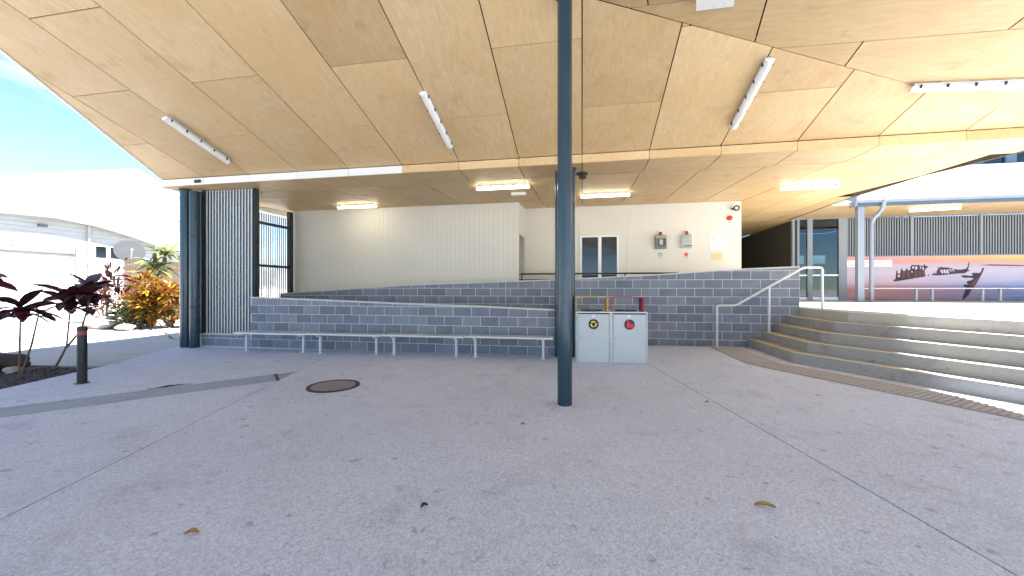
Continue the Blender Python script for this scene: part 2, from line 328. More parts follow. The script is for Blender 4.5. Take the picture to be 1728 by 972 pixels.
# driveway on the left, in the sun
dv = [(-9.73,7.8),(-10.0,5.6),(-9.0,3.2),(-6.8,-.3),(-4.2,-7.0),(-4.2,-30),(-60,-30),(-60,11.2),(-16,11.2),(-14.2,10.6),(-12.3,9.8),(-9.8,9.2)]
solo('driveway', G().prism([(-8.62,5.62),(-9.75,7.8),(-9.75,8.6),(-11.6,9.1),(-13.4,10.3),(-15.5,11.3),(-24,12.2),(-60,13),(-60,-30),(-10.9,-30),(-10.9,4.9),(-10.1,5.5)], slope(-.2), slope(-.012)), M['driveway'], kind='structure')
# garden bed of dark mulch by the bollard
solo('garden_bed', G().prism([(-8.63,5.55),(-9.93,5.44),(-10.8,4.9),(-10.9,4.0),(-10.9,-8),(-4.2,-7.0),(-6.65,.2)], slope(-.2), slope(-.03)), M['mulch'], kind='structure')
gb = G()
for i in range(1500):
    t, q = rnd.random(), rnd.random(); v = 2.2+3.3*t; ul = -8.62+(5.55-v)*.372+.03; u = ul-(ul+10.6)*(q if v < 4.9 else q*.55)
    s_ = rnd.uniform(.012,.04); a = rnd.uniform(0,PI); ca, sa = math.cos(a)*s_, math.sin(a)*s_*.5; z = gz(u)-.028
    h = rnd.uniform(.004,.022)
    gb.add([(u-ca,v-sa,z),(u+sa,v-ca*.4,z+h),(u+ca,v+sa,z+h*.4),(u-sa,v+ca*.4,z+h)], [(0,1,2,3)])
solo('mulch', gb, M['mulch'], 'loose dark mulch chips covering the garden bed by the bollard', 'mulch', kind='stuff', smooth=False, fix=False)
# planted verge behind the driveway
solo('verge', G().prism([(-9.75,8.7),(-11.6,9.2),(-13.4,10.4),(-15.5,11.4),(-24,12.3),(-24,40),(-9.75,40)], slope(-.2), slope(.0)), M['ground'], kind='structure')
gg = G()
for i in range(1400):
    v = rnd.uniform(8.75,11.6); ul = -9.85; um = -10.2-(v-8.75)*1.05; u = rnd.uniform(um,ul); r = rnd.uniform(.02,.06)
    z = gz(u); pts = [(u+r*math.cos(k*PI/2.5+.3)*rnd.uniform(.7,1.2), v+r*math.sin(k*PI/2.5+.3)*rnd.uniform(.7,1.2), z) for k in range(5)]
    gg.add(pts+[(u,v,z+r*.7)], [(k,(k+1)%5,5) for k in range(5)])
solo('gravel', gg, M['gravel'], 'grey gravel patch on the ground beside the left column pair', 'gravel', kind='stuff', smooth=False)

# ------------------------------------------------------------------ canopy: sloping plywood ceiling, soffit, fascia
ZM = lambda u, v: 3.91-.307*(v-7.47)
ZR = lambda u, v: 4.49-.15*(u-2.55)+.0686*(v-5.58)
ZB = lambda u, v: 3.75 if v < 8.28 else (3.75+.05*(v-8.28) if v < 12.5 else 3.961)
canopy = thing('canopy_roof', 'large sloping canopy roof lined with plywood sheets over the forecourt', 'roof', (0,7.45,3.75))
CR0, CR1 = (-7.35,1.765), (7.4,7.4473)
main_poly = [(-9.7,7.45),(-8.45,4.25),CR0,CR1]
def grid_panels(region, zf, ax, sizes, mat, stag, gap=.0085, th=.014, org=(0,0), name='plywood_panel', ext=14):
    a = Vector(ax).normalized(); b = Vector((-a.y, a.x)); w, l = sizes            # a: across direction, b: length direction
    for i in range(-ext, ext):
        for j in range(-ext, ext):
            o = stag(i)
            c0 = Vector(org)+a*(i*w)+b*(j*l+o); cell = [c0, c0+a*w, c0+a*w+b*l, c0+b*l]; poly = [tuple(p) for p in cell]
            for k in range(len(region)):
                if len(poly) < 3: break
                poly = clip(poly, region[k], region[(k+1) % len(region)])
            poly = clean(poly)
            if len(poly) < 3 or parea(poly) < .0015: continue
            q = clean(inset(poly, gap))
            if len(q) < 3: continue
            gq = G().prism(q, zf, lambda x, y: zf(x,y)+th); part(name, gq, mat, canopy, smooth=False)
def ccw(p):
    a = sum(p[i][0]*p[(i+1)%len(p)][1]-p[(i+1)%len(p)][0]*p[i][1] for i in range(len(p))); return p if a > 0 else p[::-1]
mp_ = ccw(main_poly)
# cross joints at V=3.95, 5.12(odd), 6.30 ...: sheets 2.36 m long, every other row shifted by half
grid_panels(mp_, ZM, (1,0), (1.221,2.36), M['ply'], lambda i: (3.94 if i % 2 == 0 else 5.12), org=(0,0))
reg_R = ccw([CR0, CR1, (7.2,6.5), (7.15,-3), (-5.64,-3)])
aR = Vector((.252,1)).normalized()
P0 = Vector((3.35,5.349))
grid_panels(reg_R, ZR, tuple(aR), (1.2,2.36), M['plyR'], lambda i: (0 if i % 2 == 0 else 1.15), org=tuple(P0), ext=12)
# soffit: level strip, then sheets rising to the walls
reg_S = ccw([(-9.7,7.45),(7.6,7.45),(7.5,8.28),(-9.72,8.28)])
grid_panels(reg_S, lambda x, y: 3.75, (1,0), (1.221,4), M['plyU'], lambda i: 7.3)
reg_B = ccw([(-9.72,8.285),(7.44,8.285),(7.32,9.9),(7.56,12.495),(-9.8,12.495)])
grid_panels(reg_B, lambda x, y: 3.75+.05*(y-8.28), (1,0), (1.18,8), M['plyU'], lambda i: 8.28-.0)
reg_C = ccw([(4.66,12.5),(7.56,12.5),(7.7,16.4),(4.66,16.4)]); reg_C2 = ccw([(4.66,16.4),(8.02,16.4),(8.02,25),(4.66,25)])
grid_panels(reg_C, lambda x, y: 3.961, (1,0), (1.18,2.4), M['plyU'], lambda i: 12.5-2.4*3, ext=12); grid_panels(reg_C2, lambda x, y: 3.961, (1,0), (1.18,2.4), M['plyU'], lambda i: 12.5-2.4*3, ext=12)
# dark backing seen through the open joints, and the roof sheet above
bk = G()
for rg_, zf_ in ((mp_,ZM),(reg_R,ZR),(reg_S,lambda x, y: 3.75),(reg_B,lambda x, y: 3.75+.05*(y-8.28)),(reg_C,lambda x, y: 3.961),(reg_C2,lambda x, y: 3.961)):
    bk.prism(inset(rg_,.03), (lambda zf_: lambda x, y: zf_(x,y)+.06)(zf_), (lambda zf_: lambda x, y: zf_(x,y)+.085)(zf_))
sg = G()
for j in range(-8, 7):
    for du in (-.035, .035):
        for k in range(24):
            u_ = j*1.221+du; v_ = 1.9+k*.24
            if v_ > 7.4 or v_ < 1.9+.385*(u_+7.35)-.05 or u_ < -9.65-(v_-7.45)*.38: continue
            z_ = ZM(u_,v_)-.0012; sg.add([(u_-.006,v_,z_),(u_,v_-.006,z_+.0018),(u_+.006,v_,z_),(u_,v_+.006,z_-.0018)], [(0,3,2,1)])
part('screw_head', sg, M['bark'], canopy, smooth=False, kind='stuff', fix=False)
part('backing', bk, M['joint'], canopy, smooth=False)
rs = G(); mo = lambda p: p
rs.prism(ccw([(-9.95,7.45),(-8.7,4.25),(-7.55,1.765),CR1]), lambda x, y: ZM(x,y)+.12, lambda x, y: ZM(x,y)+.32)
rs.prism(ccw([(-7.55,1.765), CR1, (7.22,6.5), (7.17,-3.1), (-5.8,-3.1)]), lambda x, y: ZR(x,y)+.12, lambda x, y: ZR(x,y)+.32)
rs.prism(ccw([(-9.95,7.45),(7.56,7.45),(7.29,9.9),(7.53,12.5),(-10.0,12.9)]), 4.06, 4.13)
rs.prism(ccw([(4.6,12.5),(7.53,12.5),(7.67,16.4),(8.05,16.4),(8.05,25.1),(4.6,25.1)]), 4.06, 4.13)
part('roof_sheet', rs, M['roof_white'], canopy, smooth=False)
# edge trims closing the roof edge
def trim(pa, pb, za, zb, th=.05, mat='white_trim_lit_fascia'):
    a, b = Vector(pa), Vector(pb); n = Vector(((b-a).y, -(b-a).x)).normalized()*th
    gq = G(); p = [a, b, b+n, a+n]
    gq.add([(q.x,q.y,z) for q, z in zip(p, (za[0],zb[0],zb[0],za[0]))]+[(q.x,q.y,z) for q, z in zip(p, (za[1],zb[1],zb[1],za[1]))],
           [(3,2,1,0),(4,5,6,7),(0,1,5,4),(1,2,6,5),(2,3,7,6),(3,0,4,7)]); part('edge_trim', gq, M[mat], canopy, smooth=False)
ed = [(-9.7,7.45),(-8.45,4.25),(-7.35,1.765)]
for a, b in zip(ed, ed[1:]): trim(b, a, (ZM(*b)-.01,ZM(*b)+.34), (ZM(*a)-.01,ZM(*a)+.34), -.06)
trim((-5.64,-3),(-7.35,1.765),(ZR(-5.64,-3)-.01,ZR(-5.64,-3)+.34),(ZR(-7.35,1.765)-.01,ZR(-7.35,1.765)+.34), -.06)
trim((7.2,6.5),(7.15,-3),(ZR(7.2,6.5)-.01,ZR(7.2,6.5)+.34),(ZR(7.15,-3)-.01,ZR(7.15,-3)+.34), -.05)
ev = [(7.6,7.45),(7.5,8.28),(7.32,9.9),(7.56,12.5),(7.7,16.4)]
for a, b in zip(ev, ev[1:]): trim(a, b, (ZB(*a)-.012,4.13), (ZB(*b)-.012,4.13), .03, 'bark')
trim((-9.7,12.5),(-9.7,7.45),(3.74,4.13),(3.74,4.13), .06)
# fascia boards on the step between the two ceilings: plywood, with bluish light at the left painted as white
i = -8
while i*1.221 < 7.4:
    u0, u1 = max(i*1.221, -9.76)+.004, min((i+1)*1.221, 7.55)-.004; i += 1
    if u1 <= u0: continue
    m = 'white_trim_lit_fascia' if u1 < -3.5 else 'ply'
    part('fascia_board', G().box(u0, u1, 7.435, 7.449, 3.752, 3.905), M[m], canopy, smooth=False)

# ------------------------------------------------------------------ block walls
def block_wall(name, label, V, top, u0, u1, rows, th=.19, zbase=None, joints=None):
    w = thing(name, label, 'wall', (u0,V,gz(u0)))
    full = None
    for k, (z0, ph) in enumerate(rows):
        z1 = z0+.2; edges = []
        n0 = math.floor((u0-ph)/.4)
        e = [ph+.4*j for j in range(n0, n0+80) if u0 < ph+.4*j < u1]; e = [u0]+e+[u1]
        if joints:
            uc = joints; e = [x for x in e if x > uc+.06]; l = [uc-(.2 if k % 2 else 0)-.4*j for j in range(60)]
            l = [x for x in l if u0 < x < uc]; e = sorted(set([u0]+l+[uc]+e))
        for a, b in zip(e, e[1:]):
            if b-a < .03: continue
            lo = z0 if zbase is None else max(z0, zbase)
            poly = [(a,lo),(b,lo),(b,z1),(a,z1)]
            if top(a) < z1+.02 or top(b) < z1+.02: poly = clean(clip(poly, (b,top(b)-.006), (a,top(a)-.006), 1))
            if len(poly) < 3 or parea(poly) < .004: continue
            q = clean(inset(poly, .0062))
            if len(q) < 3: continue
            q2 = clean(inset(q, .003)); isfull = len(poly) == 4 and abs(b-a-.4) < 1e-4 and abs(parea(poly)-.08) < 1e-5
            if isfull and full: piece('block', full, w, (a,V,z0)); continue
            if len(q2) != len(q): q2 = q
            j = 0 if isfull else 1
            gq = G(); gq.loft([[(x,V,z) for x, z in q2], [(x,V+.003,z) for x, z in q], [(x,V+.06,z) for x, z in q]])
            if isfull:
                gq.v = [(x-a,y-V,z-z0) for x,y,z in gq.v]; full = mk(gq, 'block', M['block'], False); piece('block', full, w, (a,V,z0))
            else: part('block', gq, M['block'], w, smooth=False)
    # mortar core with the sloping top
    us = [u0]+sorted(TOPK[name])+[u1]; us = [x for x in us if u0 <= x <= u1]
    us = sorted(set(us))
    gc = G()
    for a, b in zip(us, us[1:]):
        zb = -.3
        gc.add([(x,y,z) for x in (a,b) for y in (V+.005,V+th) for z in (zb, top(x))], [(0,1,3,2),(4,6,7,5),(0,4,5,1),(2,3,7,6),(0,2,6,4),(1,5,7,3)])
    part('mortar_core', gc, M['mortar'], w, smooth=False)
    gt = G()
    for a, b in zip(us, us[1:]):
        gt.add([(a,V-.004,top(a)),(b,V-.004,top(b)),(b,V+th+.004,top(b)),(a,V+th+.004,top(a)),(a,V-.004,top(a)+.016),(b,V-.004,top(b)+.016),(b,V+th+.004,top(b)+.016),(a,V+th+.004,top(a)+.016)],
               [(0,3,2,1),(4,5,6,7),(0,1,5,4),(1,2,6,5),(2,3,7,6),(3,0,4,7)])
    part('capping', gt, M['mortar'], w, smooth=False)
    return w
def lerp(pts):
    def f(x):
        if x <= pts[0][0]: return pts[0][1]
        for (a,za),(b,zb) in zip(pts, pts[1:]):
            if x <= b: return za+(zb-za)*(x-a)/(b-a)
        return pts[-1][1]
    return f
fw = [(-7.73,1.142),(-6.2,1.10),(-4.1,1.028),(-2.2,.975),(-.4,.91)]; bw = [(-9.35,1.16),(-8.45,1.205),(-6.85,1.31),(-4.4,1.455),(-1.6,1.54),(-.3,1.585),(1.64,1.675),(2.95,1.762),(3.6,1.80),(4.80,1.843)]
TOPK = {'ramp_front_wall':[p[0] for p in fw], 'ramp_back_wall':[p[0] for p in bw], 'screen_plinth':[]}
ph = -4.108
block_wall('ramp_front_wall', 'low grey block wall with sloping top behind the long bench', 7.87, lerp(fw), -7.73, -.42, [(-.035+.2*k, ph+(.2 if k % 2 == 0 else 0)) for k in range(6)])
block_wall('ramp_back_wall', 'taller grey block wall rising to the right behind the bins', 9.65, lerp(bw), -8.5, 4.80, [(-.035+.2*k, (0 if k % 2 == 1 else .2)) for k in range(10)], joints=-1.92)
block_wall('screen_plinth', 'short grey block plinth under the vertical slat screen', 7.87, lerp([(-9.1,.255),(-7.73,.255)]), -9.12, -7.735, [(-.035+.2*k, ph+(.2 if k % 2 == 0 else 0)) for k in range(2)])
# ramp floors between and behind the walls
rf = G()
rf.add([(-7.7,8.06,.24),(-.2,8.06,.005),(-.2,9.65,.005),(-7.7,9.65,.24),(-7.7,8.06,-.2),(-.2,8.06,-.2),(-.2,9.65,-.2),(-7.7,9.65,-.2)], [(0,1,2,3),(7,6,5,4),(4,5,1,0),(5,6,2,1),(6,7,3,2),(7,4,0,3)])
rf.box(-9.35,-7.7,8.06,11.2,-.2,.242)
rf.add([(-7.7,9.84,.243),(4.8,9.84,.918),(4.8,12.6,.918),(-7.7,12.6,.243),(-7.7,9.84,-.2),(4.8,9.84,-.2),(4.8,12.6,-.2),(-7.7,12.6,-.2)], [(0,1,2,3),(7,6,5,4),(4,5,1,0),(5,6,2,1),(6,7,3,2),(7,4,0,3)])
solo('ramp', rf, M['landing'], kind='structure', smooth=False)

# ------------------------------------------------------------------ stairs, landing, tactile strip
nd = Vector((.485,-.875)).normalized(); FAR = 14.0
def edge(k, back=0.0):
    u = 3.735+.27*k+back; v = 7.716+.09*k+back*.33; b = Vector((u,v)); return [(u,9.64), (u,v), tuple(b+nd*FAR)]
stairs = thing('stairs', 'grey concrete steps fanning round to the right of the block wall', 'stairs', (3.74,7.7,.025))
RZ = .178
for k in range(4):
    e0, e1 = edge(k), edge(k+1, .03); poly = e0+e1[::-1]; zt = .03+RZ*(k+1)
    gs = G()
    for a, b, c, d in ((e0[0],e0[1],e1[1],e1[0]),(e0[1],e0[2],e1[2],e1[1])):
        gs.prism([a,b,c,d], -.1, zt-.003*0)
    st = part('step', gs, M['step'], stairs, smooth=False)
    n0, n1 = edge(k,.004), edge(k,.055); gn = G()
    part('nosing', G().prism([n0[0],n0[1],n1[1],n1[0]], zt-.01, zt+.004), M['nosing_warm_lit'], st, smooth=False); part('nosing', G().prism([n0[1],n0[2],n1[2],n1[1]], zt-.01, zt+.004), M['nosing'], st, smooth=False)
e = edge(4); zt = .92
land = solo('landing', G().prism([e[0],e[1],e[2],(30,e[2][1]),(30,26),(4.815,26)], -.1, zt), M['landing'], kind='structure', smooth=False)
n0, n1 = edge(4,.004), edge(4,.06); gn = G()
for a, b, c, d in ((n0[0],n0[1],n1[1],n1[0]),(n0[1],n0[2],n1[2],n1[1])): gn.prism([a,b,c,d], zt-.01, zt+.004)
part('nosing', gn, M['nosing'], land, smooth=False)
tac = thing('tactile_strip', 'band of ribbed tactile paving along the foot of the steps', 'tactile paving', (3.2,7.8,.02))
def off_edge(d): u = 3.735-d; v = 7.716-d*.29; return [(u,9.64),(u,v),tuple(Vector((u,v))+nd*9)]
o0, o1 = off_edge(.86), off_edge(.26); gt = G()
for a, b, c, d in ((o0[0],o0[1],o1[1],o1[0]),(o0[1],o0[2],o1[2],o1[1])): gt.prism([a,b,c,d], slope(-.05), slope(.004))
part('pad', gt, M['tactile'], tac, smooth=False)
rib = mk(G().cbox(-.30,.30,-.019,.019,0,.010,.006), 'rib', M['rib'], False)
v = 9.58
while v > o0[1][1]+.1: piece('rib', rib, tac, (3.175,v,gz(3.2)+.003), (0,0,math.radians(0))); v -= .07
s_ = .12
c0 = (Vector(o0[1])+Vector(o1[1]))/2; perp = Vector((-nd.y, nd.x))
while s_ < 5.0:
    p = c0+nd*s_; piece('rib', rib, tac, (p.x,p.y,gz(p.x)+.003), (0,0,math.atan2(perp.y,perp.x)+.12)); s_ += .07
# handrail beside the stairs
hr = thing('stair_handrail', 'pale steel tube handrail climbing the steps beside the block wall', 'handrail', (3.0,9.4,.02))
def bend(pts, r, n=5):
    pts = [Vector(p) for p in pts]; out = [pts[0]]
    for a, b, c in zip(pts, pts[1:], pts[2:]):
        p, q = b+(a-b).normalized()*r, b+(c-b).normalized()*r
        for i in range(n+1):
            t = i/n; out.append(p*(1-t)**2+b*2*t*(1-t)+q*t*t)
    return out+[pts[-1]]
part('rail', G().tube(bend([(3.0,9.4,.0),(3.0,9.4,.975),(3.39,9.4,.975),(4.74,9.4,1.815),(5.11,9.4,1.815),(5.11,9.4,.9)], .06), .025, 14), M['galv'], hr)
part('post', G().tube([(4.07,9.4,.37),(4.07,9.4,1.39)], .024, 14), M['galv'], hr)
for u, z in ((3.0,.022),(4.07,.388),(5.11,.922)): part('base_plate', G().cyl(u,9.4,z,z+.008,.05,16), M['galv'], hr)

# ------------------------------------------------------------------ columns
def column(name, u, v, r, ztop, label, mat='steel_navy', dents=0):
    t = thing(name, label, 'column', (u,v,gz(u)))
    part('shaft', G().cyl(u,v,gz(u)-.05,ztop,r,40), M[mat], t)
    part('base_ring', G().cyl(u,v,gz(u)-.01,gz(u)+.006,r+.016,40), M['mortar'], t)
    part('top_collar', G().cyl(u,v,ztop-.03,ztop-.004,r+.018,40), M['dark_steel'], t)
    return t
column('steel_column', -.20, 4.553, .0855, ZM(0,4.553)-.005, 'tall round slate-blue steel column standing in the open forecourt')
column('steel_column', -.235, 7.74, .098, 3.745, 'round steel column hidden behind the tall front column by the bins')
column('steel_column', -9.415, 7.74, .115, 3.745, 'round slate steel column at the left end of the canopy')
def pipe(u, v, r, label):
    t = thing('downpipe', label, 'downpipe', (u,v,gz(u)))
    part('pipe', G().tube([(u,v,gz(u)-.04),(u,v,3.69)], r, 24), M['steel_navy'], t)
    for z in (.9, 2.6): part('bracket', G().cyl(u,v,z,z+.03,r+.006,24), M['dark_steel'], t)
pipe(-9.165, 7.74, .105, 'dark slate downpipe between the left column and the slat screen')
pipe(-.44, 7.75, .095, 'dark slate downpipe behind the tall front column at the bench end')

# ------------------------------------------------------------------ slat screens
scr = thing('slat_screen', 'tall screen of pale vertical slats in front of the ramp turn', 'screen', (-8.4,7.9,.25))
for z in (.30,1.95,3.55): part('back_rail', G().box(-9.02,-7.72,7.985,8.03,z,z+.08), M['dark_steel'], scr)
part('gap_shade_sheet', G().box(-9.04,-7.72,8.031,8.04,.27,3.74), M['black'], scr)  # black sheet added so the slat gaps read as deep shade
part('end_post', G().box(-9.12,-9.03,7.88,8.0,.255,3.745), M['dark_steel'], scr); part('end_post', G().box(-7.715,-7.67,7.93,8.06,1.16,3.745), M['dark_steel'], scr)
sm = mk(G().cbox(-.022,.022,0,.008,0,3.48,.002), 'slat', M['slat'], False)
for i in range(16): piece('slat', sm, scr, (-8.995+i*.0838,7.90,.262))
sc2 = thing('side_slat_screen', 'sunlit side screen of pale slats with dark rails beyond the ramp turn', 'screen', (-9.4,9.5,.25))
s2 = mk(G().cbox(-.006,.006,-.022,.022,0,3.38,.002), 'slat', M['slat'], False)
for i in range(34): piece('slat', s2, sc2, (-9.45,8.12+i*.086,.25))
for z in (.5, 2.0, 3.27): part('rail', G().box(-9.41,-9.34,8.05,11.12,z,z+.075), M['dark_steel'], sc2)
part('post', G().box(-9.42,-9.30,10.98,11.12,.24,3.84), M['dark_steel'], sc2); part('post', G().box(-9.42,-9.30,8.03,8.12,.24,3.76), M['dark_steel'], sc2)
part('kerb', G().box(-9.55,-9.3,8.06,11.2,-.2,.30), M['mortar'], sc2)

# ------------------------------------------------------------------ cream clad building behind the ramp
bl = thing('clad_building', 'cream clad building with boarded walls behind the block ramp', 'building', (-5,11.2,.2))
bm_ = mk(G().cbox(0,.1465,0,.03,0,3.42,.004), 'cladding_board', M['white_wall'], False)
for i in range(51): piece('cladding_board', bm_, bl, (-9.40+i*.148,11.2,.60-.0))
part('wall_core', G().box(-9.40,-1.865,11.222,12.7,.1,3.99), M['white_wall'], bl, smooth=False)
part('skirting', G().box(-9.40,-1.87,11.19,11.221,.2,.598), M['white_wall'], bl, smooth=False)
part('corner_trim', G().box(-1.885,-1.835,11.185,11.24,.5,3.93), M['white_wall'], bl, smooth=False)
part('side_panel', G().box(-1.864,-1.85,11.24,12.5,3.08,3.96), M['white_wall'], bl, smooth=False)
part('louvre_frame', G().box(-1.864,-1.84,11.26,11.33,.6,3.08).box(-1.864,-1.84,12.38,12.45,.6,3.08).box(-1.864,-1.84,11.33,12.38,3.01,3.08), M['white_wall'], bl, smooth=False)
lv = mk(G().add([(-.02,0,0),(-.02,1.05,0),(.03,1.05,-.06),(.03,0,-.06),(-.02,0,.012),(-.02,1.05,.012),(.03,1.05,-.048),(.03,0,-.048)], [(0,1,2,3),(7,6,5,4),(0,4,5,1),(1,5,6,2),(2,6,7,3),(3,7,4,0)]), 'louvre', M['white_wall'], False); part('louvre_gap_shade', G().box(-1.8635,-1.862,11.33,12.38,.6,3.01), M['black'], bl, smooth=False)  # thin black panel added to paint the shade between louvres
for i in range(32): piece('louvre', lv, bl, (-1.845,11.33,2.98-i*.075))
b2 = mk(G().cbox(0,.2985,0,.03,0,3.4,.003), 'wall_panel', M['white_wall'], False)
for i in range(22):
    u = -1.86+i*.2959
    if -.03-.29 < u < 1.12: continue
    piece('wall_panel', b2, bl, (u,12.5,.562))
part('wall_panel', G().box(-.0795,1.392,12.5,12.53,3.03,3.963), M['white_wall'], bl, smooth=False)
part('wall_panel', G().box(-.0795,1.392,12.5,12.53,.56,1.20), M['white_wall'], bl, smooth=False)
part('wall_panel', G().box(-.0795,-.05,12.5,12.53,1.202,3.028), M['white_wall'], bl, smooth=False); part('wall_panel', G().box(1.12,1.392,12.5,12.53,1.202,3.028), M['white_wall'], bl, smooth=False)
part('wall_core', G().box(-1.86,-.05,12.532,13.0,.1,3.955).box(1.12,4.645,12.532,13.0,.1,3.955).box(-.05,1.12,12.532,13.0,.1,1.2).box(-.05,1.12,12.532,13.0,3.03,3.955).box(4.3,4.645,13.0,25,.1,3.955), M['white_wall'], bl, smooth=False)
part('corner_trim', G().box(4.60,4.66,12.492,12.56,.6,3.95), M['white_wall'], bl, smooth=False)
wn_ = part('window', G().box(-.06,1.13,12.47,12.56,2.98,3.03).box(-.06,1.13,12.47,12.56,1.19,1.24).box(-.06,-.005,12.47,12.56,1.24,2.98).box(1.075,1.13,12.47,12.56,1.24,2.98).box(.50,.60,12.472,12.558,1.24,2.98), M['white'], bl, smooth=False)
for a, b in ((-.004,.499),(.601,1.074)): part('pane', G().box(a,b,12.515,12.523,1.241,2.979), M['glass_dark'], wn_, smooth=False)
part('room', G().box(-.05,1.12,13.9,13.95,1.2,3.03).box(-.06,-.05,12.56,13.9,1.2,3.03).box(1.12,1.13,12.56,13.9,1.2,3.03), paint('reflection_tint_room', (.05,.11,.17), .7), wn_, smooth=False)  # walls tinted blue to imitate the blue reflection in the panes
# dark rail in front of the recess
rl = thing('ramp_rail', 'dark steel rail behind the sloping top of the tall block wall', 'rail', (-.3,11.3,.7))
for z in (1.785,1.605): part('rail', G().tube([(-1.84,11.32,z),(2.6,11.32,z-.0)], .024, 10), M['dark_steel'], rl)
for u in (-1.76,-.3,1.2,2.55): part('post', G().tube([(u,11.32,.45),(u,11.32,1.785)], .02, 10), M['dark_steel'], rl)

# ------------------------------------------------------------------ benches
segs = [(-7.60,-5.835,(-7.42,-5.98)),(-5.825,-4.07,(-5.57,-4.25)),(-4.06,-2.30,(-3.85,-2.50)),(-2.29,-.54,(-2.10,-.74))]
bl_lab = ['leftmost aluminium bench, its end under the slat screen', 'second aluminium bench from the slat screen, along the low block wall', 'third aluminium bench from the slat screen, along the low block wall', 'rightmost aluminium bench, ending behind the tall column']
for (a, b, legs), lb in zip(segs, bl_lab):
    um = (a+b)/2; z = gz(um)+.395; bn = thing('bench', lb, 'bench', (um,7.47,gz(um)), 'aluminium benches along the low block wall')
    part('seat', G().cbox(a,b,7.30,7.455,z,z+.042,.008).cbox(a,b,7.461,7.62,z,z+.042,.008), M['alu'], bn, smooth=False)
    for u in legs:
        lg = part('leg', G().cbox(u-.024,u+.024,7.43,7.49,gz(u)-.002,z,.006), M['galv'], bn, smooth=False)
        part('foot_plate', G().cbox(u-.055,u+.055,7.37,7.55,gz(u)-.002,gz(u)+.009,.003), M['galv'], lg, smooth=False)
        part('cross_arm', G().box(u-.02,u+.02,7.33,7.60,z-.03,z-.001), M['galv'], lg, smooth=False)

# ------------------------------------------------------------------ bin enclosure
ang = math.radians(3.6); bo = Vector((-.105,7.115,gz(0)))
def brot(gm):
    ca, sa = math.cos(ang), math.sin(ang); gm.v = [(bo.x+x*ca-y*sa, bo.y+x*sa+y*ca, bo.z+z) for x, y, z in gm.v]; return gm
bn = thing('bin_enclosure', 'pale grey twin bin enclosure with yellow and red hoods beside the column', 'bin', tuple(bo))
part('body', brot(G().box(.012,1.248,.03,.70,.0,.915)), M['bin_gap'], bn, smooth=False)
part('top_plate', brot(G().cbox(0,1.26,-.012,.72,.917,.94,.006)), M['alu'], bn, smooth=False)
for x0, x1 in ((0,.028),(.592,.65),(1.232,1.26)): part('post', brot(G().cbox(x0,x1,-.004,.72 if x0 != .592 else .06,-.004,.916,.004)), M['bin_grey'], bn, smooth=False)
part('back_panel', brot(G().box(.028,1.232,.69,.715,.0,.915)), M['bin_grey'], bn, smooth=False)
part('kick_plate', brot(G().box(.03,1.23,.012,.03,-.002,.02)), M['bin_grey'], bn, smooth=False)
def disc(cx, cz, y, r, n=32, th=.003): return G().loft([[(cx+r*math.cos(2*PI*i/n), y, cz+r*math.sin(2*PI*i/n)) for i in range(n)], [(cx+r*math.cos(2*PI*i/n), y-th, cz+r*math.sin(2*PI*i/n)) for i in range(n)]])
def flat(poly, y, th=.002): return G().loft([[(x,y,z) for x, z in poly], [(x,y-th,z) for x, z in poly]])
